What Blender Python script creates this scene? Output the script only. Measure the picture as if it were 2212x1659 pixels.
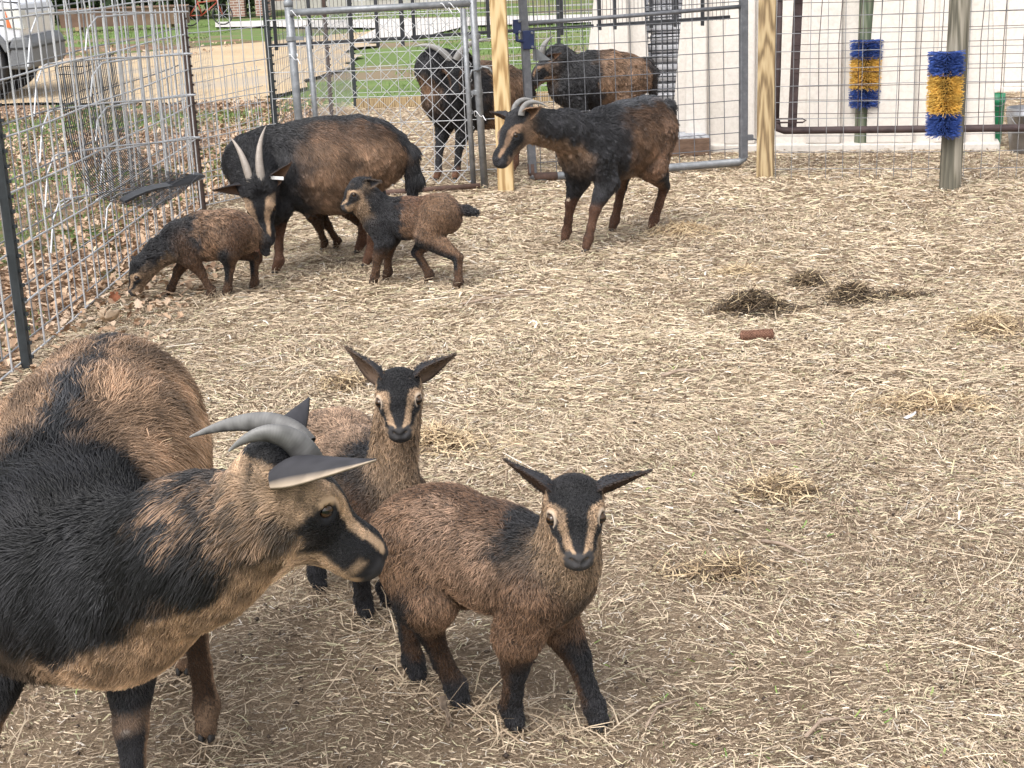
import bpy, math, random
import numpy as np
from mathutils import Vector, Matrix
import openvdb as vdb

# ------------------------------------------------------------------ camera, sky, sun, exposure
for o in list(bpy.data.objects):
    bpy.data.objects.remove(o)
SC = bpy.context.scene
COL = SC.collection
R = math.radians
CAM_H, CAM_F = 1.4, 1500.0          # eye height (m), focal length in pixels of a 1024-wide frame
CAM_PITCH = math.atan(426 / CAM_F)
CAM_ROLL = R(2.2)
cam_d = bpy.data.cameras.new('camera')
cam_d.sensor_width = 36.0
cam_d.lens = 36.0 * CAM_F / 1024
cam_d.clip_start, cam_d.clip_end = 0.05, 900
cam = bpy.data.objects.new('camera', cam_d)
COL.objects.link(cam)
cam.matrix_world = (Matrix.Translation((0, 0, CAM_H)) @ Matrix.Rotation(R(90) - CAM_PITCH, 4, 'X')
                    @ Matrix.Rotation(-CAM_ROLL, 4, 'Z'))
SC.camera = cam

SUN_EL, SUN_AZ = R(52), R(-150)      # azimuth measured from +Y towards +X
w = bpy.data.worlds.new('World')
SC.world = w
w.use_nodes = True
wn = w.node_tree
sky = wn.nodes.new('ShaderNodeTexSky')
sky.sky_type = 'NISHITA'
sky.sun_disc = False
sky.sun_elevation = SUN_EL
sky.sun_rotation = SUN_AZ
sky.dust_density = 4.0
hsv = wn.nodes.new('ShaderNodeHueSaturation')   # an overcast sky: the cloud layer takes the blue out
hsv.inputs['Saturation'].default_value = 0.22
bg = wn.nodes['Background']
bg.inputs['Strength'].default_value = 0.15
wn.links.new(sky.outputs[0], hsv.inputs['Color'])
wn.links.new(hsv.outputs[0], bg.inputs['Color'])

sun_d = bpy.data.lights.new('sun', 'SUN')
sun_d.energy = 0.7
sun_d.angle = R(28)
sun_d.color = (1.0, 0.96, 0.9)
sun = bpy.data.objects.new('sun', sun_d)
COL.objects.link(sun)
_sd = Vector((math.sin(SUN_AZ) * math.cos(SUN_EL), math.cos(SUN_AZ) * math.cos(SUN_EL), math.sin(SUN_EL)))
sun.rotation_euler = _sd.to_track_quat('Z', 'Y').to_euler()

vs = SC.view_settings
vs.view_transform = 'Standard'
vs.look = 'None'
vs.exposure = 1.12
vs.gamma = 1.0
vs.use_curve_mapping = False
SC.cycles.max_bounces = 6
SC.cycles.transparent_max_bounces = 8
SC.cycles_curves.shape = 'RIBBONS'
SC.cycles_curves.subdivisions = 2
RNG = np.random.default_rng(11)
random.seed(5)

# ------------------------------------------------------------------ helpers
def pix_ray(x, y):
    """direction of the line of sight through a point of the photograph (2212 px wide frame)"""
    s = 1024 / 2212
    u, v = (x * s - 512) / CAM_F, (384 - y * s) / CAM_F
    c, k = math.cos(CAM_ROLL), math.sin(CAM_ROLL)
    u, v = u * c + v * k, -u * k + v * c
    cp, sp = math.cos(CAM_PITCH), math.sin(CAM_PITCH)
    return np.array([u, cp + v * sp, -sp + v * cp])
def on_z(x, y, z=0.0):
    d = pix_ray(x, y)
    return np.array([0, 0, CAM_H]) + d * ((z - CAM_H) / d[2])
def on_y(x, y, Y):
    d = pix_ray(x, y)
    return np.array([0, 0, CAM_H]) + d * (Y / d[1])

def V3(a):
    return np.array(a, float)
def unit(a):
    a = np.asarray(a, float)
    return a / np.maximum(np.linalg.norm(a, axis=-1, keepdims=True), 1e-9)
def sstep(a, b, x):
    t = np.clip((x - a) / (b - a), 0, 1)
    return t * t * (3 - 2 * t)
def mixc(a, b, t):
    t = np.asarray(t)[..., None]
    return np.asarray(a) * (1 - t) + np.asarray(b) * t
_T = np.random.default_rng(3).random((32, 32, 32)).astype(np.float32)
def vnoise(p, f=1.0, seed=0):
    """smooth value noise 0..1 at points p (N,3)"""
    q = np.asarray(p, float) * f + seed * 7.31
    i = np.floor(q).astype(int)
    t = q - i
    t = t * t * (3 - 2 * t)
    r = 0
    for dx in (0, 1):
        for dy in (0, 1):
            for dz in (0, 1):
                wgt = (t[:, 0] if dx else 1 - t[:, 0]) * (t[:, 1] if dy else 1 - t[:, 1]) * (t[:, 2] if dz else 1 - t[:, 2])
                r = r + wgt * _T[(i[:, 0] + dx) % 32, (i[:, 1] + dy) % 32, (i[:, 2] + dz) % 32]
    return r
def fbm(p, f=1.0, seed=0, o=3):
    return sum(vnoise(p, f * 2 ** k, seed + k) / 2 ** k for k in range(o)) / sum(1 / 2 ** k for k in range(o))

def tag(o, label=None, cat=None, group=None, kind=None):
    if label: o['label'] = label
    if cat: o['category'] = cat
    if group: o['group'] = group
    if kind: o['kind'] = kind
    return o
def link(name, data, parent=None, mat=None):
    o = bpy.data.objects.new(name, data)
    COL.objects.link(o)
    if mat is not None and data is not None and not data.materials:
        data.materials.append(mat)
    if parent is not None:
        o.parent = parent
    return o
def empty(name, loc=(0, 0, 0), rz=0.0, label=None, cat=None, group=None, kind=None):
    o = bpy.data.objects.new(name, None)
    o.empty_display_size = 0.1
    COL.objects.link(o)
    o.location = loc
    o.rotation_euler = (0, 0, rz)
    return tag(o, label, cat, group, kind)

def fast_mesh(name, co, quads=None, tris=None, smooth=True):
    """mesh from numpy arrays"""
    me = bpy.data.meshes.new(name)
    co = np.asarray(co, np.float32)
    q = np.asarray(quads if quads is not None else np.zeros((0, 4)), np.int32).reshape(-1, 4)
    t = np.asarray(tris if tris is not None else np.zeros((0, 3)), np.int32).reshape(-1, 3)
    me.vertices.add(len(co))
    me.vertices.foreach_set('co', co.ravel())
    loops = np.concatenate([q.ravel(), t.ravel()])
    me.loops.add(len(loops))
    me.loops.foreach_set('vertex_index', loops)
    me.polygons.add(len(q) + len(t))
    starts = np.concatenate([np.arange(len(q)) * 4, len(q) * 4 + np.arange(len(t)) * 3]).astype(np.int32)
    me.polygons.foreach_set('loop_start', starts)
    me.update(calc_edges=True)
    me.polygons.foreach_set('use_smooth', np.full(len(q) + len(t), smooth))
    me.validate()
    return me
def set_col(me, c, name='Col'):
    c = np.asarray(c, np.float32)
    if c.shape[1] == 3:
        c = np.concatenate([c, np.ones((len(c), 1), np.float32)], 1)
    a = me.color_attributes.new(name, 'FLOAT_COLOR', 'POINT')
    a.data.foreach_set('color', c.ravel())

class MB:
    """collects vertices and faces for one mesh"""
    def __init__(s):
        s.v, s.f = [], []
    def add(s, verts, faces):
        n = len(s.v)
        s.v.extend([tuple(p) for p in verts])
        s.f.extend([tuple(i + n for i in f) for f in faces])
        return s
    def box(s, c, size, rot=None):
        hx, hy, hz = [k / 2 for k in size]
        P = [Vector((x, y, z)) for x in (-hx, hx) for y in (-hy, hy) for z in (-hz, hz)]
        if rot is not None: P = [rot @ p for p in P]
        P = [p + Vector(c) for p in P]
        return s.add(P, [(0, 1, 3, 2), (4, 6, 7, 5), (0, 4, 5, 1), (2, 3, 7, 6), (0, 2, 6, 4), (1, 5, 7, 3)])
    def beam(s, a, b, wx, wy, up=(0, 0, 1)):
        a, b = Vector(a), Vector(b)
        d = (b - a).normalized()
        x = d.cross(Vector(up))
        if x.length < 1e-4: x = d.cross(Vector((1, 0, 0)))
        x.normalize()
        y = x.cross(d)
        P = [e + x * (i * wx / 2) + y * (j * wy / 2) for e in (a, b) for i, j in ((-1, -1), (1, -1), (1, 1), (-1, 1))]
        return s.add(P, [(3, 2, 1, 0), (4, 5, 6, 7), (0, 1, 5, 4), (1, 2, 6, 5), (2, 3, 7, 6), (3, 0, 4, 7)])
    def tube(s, pts, r, n=6, cap=True):
        pts = [Vector(p) for p in pts]
        m = len(pts)
        rr = r if hasattr(r, '__len__') else [r] * m
        V, Fc = [], []
        nrm = None
        for i, p in enumerate(pts):
            d = (pts[min(i + 1, m - 1)] - pts[max(i - 1, 0)]).normalized()
            if nrm is None:
                nrm = d.cross(Vector((0, 0, 1)))
                if nrm.length < 1e-3: nrm = d.cross(Vector((1, 0, 0)))
            nrm = (nrm - d * nrm.dot(d)).normalized()
            bn = d.cross(nrm)
            for k in range(n):
                a = 2 * math.pi * k / n
                V.append(p + (nrm * math.cos(a) + bn * math.sin(a)) * rr[i])
        for i in range(m - 1):
            for k in range(n):
                Fc.append((i * n + k, i * n + (k + 1) % n, (i + 1) * n + (k + 1) % n, (i + 1) * n + k))
        if cap:
            Fc.append(tuple(reversed(range(n))))
            Fc.append(tuple((m - 1) * n + k for k in range(n)))
        return s.add(V, Fc)
    def lathe(s, prof, c=(0, 0, 0), n=16, axis='z'):
        V, Fc = [], []
        for (r, z) in prof:
            for k in range(n):
                a = 2 * math.pi * k / n
                p = (r * math.cos(a), r * math.sin(a), z)
                if axis == 'x': p = (z, p[0], p[1])
                if axis == 'y': p = (p[1], z, p[0])
                V.append((p[0] + c[0], p[1] + c[1], p[2] + c[2]))
        for i in range(len(prof) - 1):
            for k in range(n):
                Fc.append((i * n + k, i * n + (k + 1) % n, (i + 1) * n + (k + 1) % n, (i + 1) * n + k))
        Fc.append(tuple(reversed(range(n))))
        Fc.append(tuple((len(prof) - 1) * n + k for k in range(n)))
        return s.add(V, Fc)
    def mesh(s, name, smooth=False):
        me = bpy.data.meshes.new(name)
        me.from_pydata([tuple(p) for p in s.v], [], s.f)
        me.update()
        if smooth:
            me.polygons.foreach_set('use_smooth', np.ones(len(me.polygons), bool))
        return me
    def build(s, name, mat, parent=None, smooth=False, bevel=0.0):
        o = link(name, s.mesh(name, smooth), parent, mat)
        if bevel:
            b = o.modifiers.new('bevel', 'BEVEL')
            b.width = bevel
            b.segments = 2
            b.limit_method = 'ANGLE'
        return o

# ---- node materials
def new_mat(name):
    m = bpy.data.materials.new(name)
    m.use_nodes = True
    return m, m.node_tree, m.node_tree.nodes['Principled BSDF']
def N(nt, typ, **kw):
    n = nt.nodes.new(typ)
    for k, v in kw.items():
        if k in n.inputs: n.inputs[k].default_value = v
        else: setattr(n, k, v)
    return n
def ramp(nt, fac, stops):
    r = nt.nodes.new('ShaderNodeValToRGB')
    e = r.color_ramp.elements
    while len(e) < len(stops): e.new(0.5)
    for k, (p, c) in enumerate(stops):
        e[k].position = p
        e[k].color = tuple(c) + (1,) if len(c) == 3 else c
    nt.links.new(fac, r.inputs[0])
    return r.outputs[0]
def mat_noise(name, stops, scale=8.0, detail=6.0, rough=0.6, stretch=(1, 1, 1), bump=0.0, bscale=None, metal=0.0, spec=0.5, coord='Object', distort=0.0):
    """principled material whose colour runs over noise; optional bump"""
    m, nt, b = new_mat(name)
    tc = N(nt, 'ShaderNodeTexCoord')
    mp = N(nt, 'ShaderNodeMapping')
    mp.inputs['Scale'].default_value = stretch
    nt.links.new(tc.outputs[coord], mp.inputs[0])
    nz = N(nt, 'ShaderNodeTexNoise', Scale=scale, Detail=detail, Roughness=0.62, Distortion=distort)
    nt.links.new(mp.outputs[0], nz.inputs['Vector'])
    nt.links.new(ramp(nt, nz.outputs['Fac'], stops), b.inputs['Base Color'])
    b.inputs['Roughness'].default_value = rough
    b.inputs['Metallic'].default_value = metal
    b.inputs['Specular IOR Level'].default_value = spec
    if bump:
        n2 = N(nt, 'ShaderNodeTexNoise', Scale=bscale or scale * 3, Detail=8.0, Roughness=0.7)
        nt.links.new(mp.outputs[0], n2.inputs['Vector'])
        bp = N(nt, 'ShaderNodeBump', Strength=bump, Distance=0.01)
        nt.links.new(n2.outputs['Fac'], bp.inputs['Height'])
        nt.links.new(bp.outputs[0], b.inputs['Normal'])
    return m
def mat_plain(name, col, rough=0.5, metal=0.0, spec=0.5, var=0.15, scale=20.0):
    c = np.array(col)
    return mat_noise(name, [(0.3, tuple(c * (1 - var))), (0.7, tuple(np.minimum(c * (1 + var), 1)))], scale, 4.0, rough, metal=metal, spec=spec)
def mat_attr(name, rough=0.6, spec=0.3, attr='Col', sheen=0.0, bump=0.0):
    m, nt, b = new_mat(name)
    a = N(nt, 'ShaderNodeAttribute', attribute_name=attr)
    nt.links.new(a.outputs['Color'], b.inputs['Base Color'])
    b.inputs['Roughness'].default_value = rough
    b.inputs['Specular IOR Level'].default_value = spec
    if sheen: b.inputs['Sheen Weight'].default_value = sheen
    return m

# ------------------------------------------------------------------ the ground and what lies flat on it
def ground_mat(name, cols, scale, fine, bump, rough=0.95, patch=None, pscale=1.0):
    """two-scale mottled earth; cols = (dark, mid, light); patch = colour of larger patches"""
    m, nt, b = new_mat(name)
    tc = N(nt, 'ShaderNodeTexCoord')
    n1 = N(nt, 'ShaderNodeTexNoise', Scale=scale, Detail=8.0, Roughness=0.7)
    n2 = N(nt, 'ShaderNodeTexNoise', Scale=fine, Detail=6.0, Roughness=0.75)
    for n in (n1, n2): nt.links.new(tc.outputs['Object'], n.inputs['Vector'])
    add = N(nt, 'ShaderNodeMath', operation='MULTIPLY_ADD')
    add.inputs[1].default_value = 0.6
    nt.links.new(n2.outputs['Fac'], add.inputs[0])
    sc = N(nt, 'ShaderNodeMath', operation='MULTIPLY'); sc.inputs[1].default_value = 0.4
    nt.links.new(n1.outputs['Fac'], sc.inputs[0]); nt.links.new(sc.outputs[0], add.inputs[2])
    c = ramp(nt, add.outputs[0], [(0.36, cols[0]), (0.5, cols[1]), (0.64, cols[2])])
    if patch is not None:
        n3 = N(nt, 'ShaderNodeTexNoise', Scale=pscale, Detail=4.0, Roughness=0.6)
        nt.links.new(tc.outputs['Object'], n3.inputs['Vector'])
        f = ramp(nt, n3.outputs['Fac'], [(0.5, (0, 0, 0)), (0.62, (1, 1, 1))])
        mx = N(nt, 'ShaderNodeMix', data_type='RGBA')
        mx.inputs['B'].default_value = tuple(patch) + (1,)
        nt.links.new(c, mx.inputs['A']); nt.links.new(f, mx.inputs['Factor'])
        c = mx.outputs['Result']
    nt.links.new(c, b.inputs['Base Color'])
    b.inputs['Roughness'].default_value = rough
    b.inputs['Specular IOR Level'].default_value = 0.15
    if bump:
        bp = N(nt, 'ShaderNodeBump', Strength=bump, Distance=0.02)
        nt.links.new(add.outputs[0], bp.inputs['Height']); nt.links.new(bp.outputs[0], b.inputs['Normal'])
    return m
M_LAWN = ground_mat('lawn_turf', ((.075, .105, .036), (.12, .175, .055), (.17, .225, .08)), 1.4, 30, .6, patch=(.20, .155, .10), pscale=.33)
M_PEN = ground_mat('trodden_straw_earth', ((.14, .100, .068), (.29, .215, .145), (.46, .355, .245)), 3.0, 150, .9)
M_SAND = ground_mat('gravel_drive', ((.36, .265, .165), (.46, .35, .225), (.54, .43, .29)), .8, 28, .5, patch=(.40, .33, .25), pscale=.5)
M_CONC = ground_mat('pale_concrete', ((.46, .43, .40), (.52, .49, .46), (.58, .55, .52)), 1.5, 25, .2, .85)
M_LEAFSOIL = ground_mat('leafy_soil', ((.09, .055, .035), (.2, .13, .085), (.32, .22, .15)), 4.0, 45, .8, patch=(.075, .14, .03), pscale=.8)

def sheet(name, poly, z, mat, rag=0.0):
    me = bpy.data.meshes.new(name)
    if rag:      # ragged edge
        out = []
        for a, b in zip(poly, list(poly[1:]) + [poly[0]]):
            a, b = V3((a[0], a[1], 0)), V3((b[0], b[1], 0)); L = np.linalg.norm(b - a); k = max(1, min(60, int(L / .25)))
            nn = np.array([-(b - a)[1], (b - a)[0], 0]) / max(L, 1e-6)
            for i in range(k):
                p = a + (b - a) * i / k
                out.append(p + nn * rag * (fbm(p[None], 1.1, 3, 3)[0] - .5) * 2)
        poly = out
    me.from_pydata([(p[0], p[1], z) for p in poly], [], [tuple(range(len(poly)))])
    o = link(name, me, None, mat)
    o['kind'] = 'structure'
    return o
sheet('ground', [(-300, -20), (300, -20), (300, 500), (-300, 500)], -0.05, M_LAWN)
GP = lambda x, y: on_z(x, y)[:2]
sheet('leafy_verge', [(-1.82, 2), (-1.82, 9.0), (-1.47, 9.7), (-1.5, 13.0), (-2.4, 16.2), (-5.6, 17.4), (-9, 15.6), (-9, 2)], -0.008, M_LEAFSOIL)
sheet('gravel_drive', [(-14, 15.6), (-5.6, 17.5), (-2.6, 16.6), (-2.3, 20.5), (-2.4, 26.0), (-2.3, 30.5), (-2.2, 34), (-4.6, 30.3), (-7.7, 26.7), (-20, 24)], -0.004, M_SAND, .45)
sheet('leafy_bank', [(-20, 24.1), (-7.7, 26.8), (-4.6, 30.4), (-5.4, 31.8), (-9.3, 31), (-20, 29)], -0.004, M_LEAFSOIL)
sheet('concrete_path', [GP(465, 47), GP(560, 44), GP(760, 42), GP(1280, 30), GP(2300, 8), GP(2300, 30), GP(1280, 47), GP(1010, 55), GP(905, 80), GP(770, 84), GP(815, 60), GP(560, 57), GP(465, 58)][::-1], -0.0035, M_CONC)

# the pen floor: trodden earth under the straw, gently uneven
def pen_height(x, y):
    p = np.stack([x, y, np.zeros_like(x)], -1).reshape(-1, 3)
    h = (fbm(p, 2.2, 4, 3) - .5) * .030 + (fbm(p, 9, 8, 2) - .5) * .014
    return h.reshape(np.shape(x))
def build_pen():
    nx, ny = 150, 240
    xs, ys = np.linspace(-1.9, 5.2, nx), np.linspace(1.2, 15.6, ny)
    X, Y = np.meshgrid(xs, ys, indexing='ij')
    Z = pen_height(X, Y) - .004
    co = np.stack([X, Y, Z], -1).reshape(-1, 3)
    i = np.arange(nx * ny).reshape(nx, ny)
    q = np.stack([i[:-1, :-1], i[1:, :-1], i[1:, 1:], i[:-1, 1:]], -1).reshape(-1, 4)
    o = link('pen_ground', fast_mesh('pen_ground', co, q), None, M_PEN)
    o['kind'] = 'structure'
build_pen()

M_STRAW = mat_attr('straw', 0.6, 0.3)
def strips(name, c, az, ln, wd, bend, tilt, roll, col, lift, label, cat, mat=None, kinky=0.0, seed=0, parent=None):
    """many bent flat stalks as one mesh: each two quads"""
    n = len(c)
    rng = np.random.default_rng(seed)
    d = np.stack([np.cos(az), np.sin(az), np.zeros(n)], 1)
    s = np.stack([-np.sin(az), np.cos(az), np.zeros(n)], 1)
    zz = np.array([0, 0, 1.0])
    half = (ln / 2)[:, None]
    t = tilt[:, None]
    w = s * np.cos(roll)[:, None] + zz * np.sin(roll)[:, None]
    w = w * (wd / 2)[:, None]
    mid = c + s * (bend * ln)[:, None] + zz * (np.abs(bend) * .25 * ln + lift)[:, None]
    a = c - d * half - zz * t * half * .3 + zz * lift[:, None] * .3
    b = c + d * half + zz * t * half * 1.0 + zz * lift[:, None]
    if kinky: mid = mid + rng.normal(0, kinky, (n, 3)) * ln[:, None]
    P = np.stack([a - w, a + w, mid - w, mid + w, b - w * .6, b + w * .6], 1).reshape(-1, 3)
    P[:, 2] = np.maximum(P[:, 2], pen_height(P[:, 0], P[:, 1]) - .006)
    k = np.arange(n)[:, None] * 6
    q = np.concatenate([k + np.array([[0, 2, 3, 1]]), k + np.array([[2, 4, 5, 3]])], 0)
    me = fast_mesh(name, P, q, smooth=False)
    set_col(me, np.repeat(col, 6, 0) * np.tile(np.array([.9, .9, 1, 1, 1.08, 1.08]), n)[:, None])
    o = link(name, me, parent, mat or M_STRAW)
    if label: tag(o, label, cat)
    o['kind'] = 'stuff'
    return o
def shards(name, c, az, ln, wd, tilt, roll, col, lift, label, cat):
    n = len(c)
    d = np.stack([np.cos(az), np.sin(az), tilt], 1) * (ln / 2)[:, None]
    w = np.stack([-np.sin(az) * np.cos(roll), np.cos(az) * np.cos(roll), np.sin(roll)], 1) * (wd / 2)[:, None]
    c = c + np.array([0, 0, 1.0]) * (lift + .001)[:, None]
    P = np.stack([c - d - w, c - d + w, c + d + w * .7, c + d - w * .7], 1).reshape(-1, 3)
    P[:, 2] = np.maximum(P[:, 2], pen_height(P[:, 0], P[:, 1]) - .003)
    me = fast_mesh(name, P, np.arange(n * 4).reshape(-1, 4), smooth=False)
    set_col(me, np.repeat(col, 4, 0))
    o = tag(link(name, me, None, M_STRAW), label, cat)
    o['kind'] = 'stuff'
def straw_bed():
    rng = np.random.default_rng(42)
    X, Y, K = [], [], []
    # density falls with distance so that the litter reads the same at every depth
    for (y0, y1, dens) in ((1.7, 2.6, 30000), (2.6, 3.4, 25000), (3.4, 4.6, 16000), (4.6, 6.2, 8500), (6.2, 8.2, 4400), (8.2, 10.6, 2700), (10.6, 16, 1200)):
        x0 = lambda y: max(-1.84, -.36 * y - .35)
        x1 = lambda y: .36 * y + .45
        wmax = x1(y1) - x0(y1)
        n = int(dens * wmax * (y1 - y0))
        x = rng.uniform(x0(y1), x1(y1), n); y = rng.uniform(y0, y1, n)
        keep = (x < .36 * y + .45) & (x > np.maximum(-1.84, -.36 * y - .35))
        X.append(x[keep]); Y.append(y[keep]); K.append(np.full(keep.sum(), (y0 + y1) / 2))
    X, Y, K = map(np.concatenate, (X, Y, K))
    p = np.stack([X, Y, np.zeros_like(X)], 1)
    bare = fbm(p, .9, 21, 3)                       # trampled patches near the front where earth shows
    near = sstep(4.6, 2.6, Y)
    left = sstep(.8, -.5, X)
    keep = rng.random(len(X)) > near * sstep(.42, .66, bare + .12 * left) * .62
    X, Y, K, p, bare, near = X[keep], Y[keep], K[keep], p[keep], bare[keep], near[keep]
    n = len(X)
    sz = np.clip(K / 4.5, .6, 1.7)
    ln = np.exp(rng.normal(math.log(.027), .55, n)) * np.clip(sz, .62, 1.5)
    ln = np.clip(ln, .010, .26)
    wd = rng.uniform(.0009, .0025, n) * np.clip(K / 3.6, .8, 2.6)
    chip = rng.random(n) < .16
    wd[chip] *= 1.9; ln[chip] = np.minimum(ln[chip], .03)
    swirl = fbm(p, 1.6, 33, 2) * 9
    az = np.where(rng.random(n) < .35, swirl, rng.uniform(0, 2 * math.pi, n))
    hue = rng.random(n)
    t = fbm(p, 1.1, 55, 3)                          # broad colour drift over the pen
    c = mixc(V3((.69, .56, .405)), V3((.42, .32, .225)), np.clip(hue * 1.15 - .2 + (t - .5) * .9, 0, 1))
    c = mixc(c, V3((.17, .115, .08)), (rng.random(n) < .15 + .22 * near) * .85)
    c = mixc(c, V3((.56, .53, .33)), (rng.random(n) < .14) * .7)
    c = mixc(c, V3((.70, .64, .56)), (rng.random(n) < .06) * .8)
    c = c * rng.uniform(.75, 1.15, n)[:, None]
    z = pen_height(X, Y)
    P = np.stack([X, Y, z], 1)
    lift = rng.exponential(.0045, n)
    tl, rl = rng.normal(0, .10, n), rng.normal(0, .6, n)
    k = rng.random(n) < .45
    strips('straw', P[k], az[k], ln[k] * 1.15, wd[k], rng.normal(0, .07, n)[k], tl[k], rl[k], c[k], lift[k],
           'loose pale straw and hay bits covering the pen floor', 'straw', kinky=.035, seed=1)
    k = ~k
    shards('chaff', P[k], az[k], ln[k] * .75, wd[k], tl[k], rl[k], c[k], lift[k], 'short broken straw and chaff trodden into the pen floor', 'straw')
    k = np.flatnonzero(rng.random(n) < .55)
    jx = rng.normal(0, .03, (len(k), 3)); jx[:, 2] = 0
    shards('fine_chaff', P[k] + jx, rng.uniform(0, 6.28, len(k)), ln[k] * .45, wd[k] * 1.1, tl[k] * .5, rl[k] * .5, c[k] * rng.uniform(.6, 1.05, (len(k), 1)), lift[k] * .3, 'fine crushed chaff between the straw', 'straw')
    # longer stalks on top
    m = 1500
    y = rng.uniform(1.9, 10.5, m) ; x = rng.uniform(-1, 1, m) * (.36 * y + .3)
    k = x > -1.78
    x, y = x[k], y[k]; m = len(x)
    ln = rng.uniform(.09, .30, m); wd = rng.uniform(.0016, .0036, m) * np.clip(y / 4.0, .8, 2.0)
    c = mixc(V3((.64, .53, .39)), V3((.40, .30, .21)), rng.random(m)) * rng.uniform(.8, 1.15, m)[:, None]
    strips('long_straw', np.stack([x, y, pen_height(x, y)], 1), rng.uniform(0, 6.3, m), ln, wd, rng.normal(0, .09, m), rng.normal(0, .05, m), rng.normal(0, .4, m), c, rng.uniform(.002, .014, m),
           'longer straw stalks lying on top of the bedding', 'straw', kinky=.03, seed=2)
straw_bed()

def crumbs():
    """soil crumbs, droppings and green sprouts between the straw"""
    rng = np.random.default_rng(8)
    n = 1300
    y = 1.9 + 5.2 * rng.random(n) ** 1.6; x = rng.uniform(-1, 1, n) * (.36 * y + .3)
    k = x > -1.75
    x, y = x[k], y[k]; n = len(x)
    r = rng.uniform(.002, .0065, n)
    oct_ = np.array([(1, 0, 0), (0, 1, 0), (-1, 0, 0), (0, -1, 0), (0, 0, 1), (0, 0, -1)], float)
    F8 = np.array([(0, 1, 4), (1, 2, 4), (2, 3, 4), (3, 0, 4), (1, 0, 5), (2, 1, 5), (3, 2, 5), (0, 3, 5)])
    jit = rng.uniform(.7, 1.3, (n, 6, 1))
    c = np.stack([x, y, pen_height(x, y) + r * .6], 1)
    P = (c[:, None] + oct_[None] * jit * r[:, None, None]).reshape(-1, 3)
    T = (np.arange(n)[:, None, None] * 6 + F8[None]).reshape(-1, 3)
    me = fast_mesh('droppings', P, tris=T)
    col = mixc(V3((.045, .032, .025)), V3((.20, .15, .11)), rng.random(n) ** 2)
    set_col(me, np.repeat(col, 6, 0))
    o = tag(link('droppings', me, None, M_STRAW), 'dark droppings and soil crumbs scattered in the straw', 'droppings')
    o['kind'] = 'stuff'
    m = 900
    y = 1.9 + 4.0 * rng.random(m) ** 1.5; x = rng.uniform(-1, 1, m) * (.36 * y + .3)
    cl = fbm(np.stack([x, y, y * 0], 1), 2.0, 71, 2)
    k = (x > -1.7) & (cl > .42)
    x, y = x[k], y[k]; m = len(x)
    c = mixc(V3((.10, .20, .04)), V3((.28, .36, .10)), rng.random(m))
    strips('sprouts', np.stack([x, y, pen_height(x, y)], 1), rng.uniform(0, 6.3, m), rng.uniform(.008, .022, m), rng.uniform(.002, .005, m), rng.normal(0, .1, m), rng.uniform(.2, 1.2, m), rng.normal(0, .7, m), c, rng.uniform(.002, .006, m),
           'tiny green sprouts coming up through the straw', 'sprouts', seed=4)
crumbs()

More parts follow.
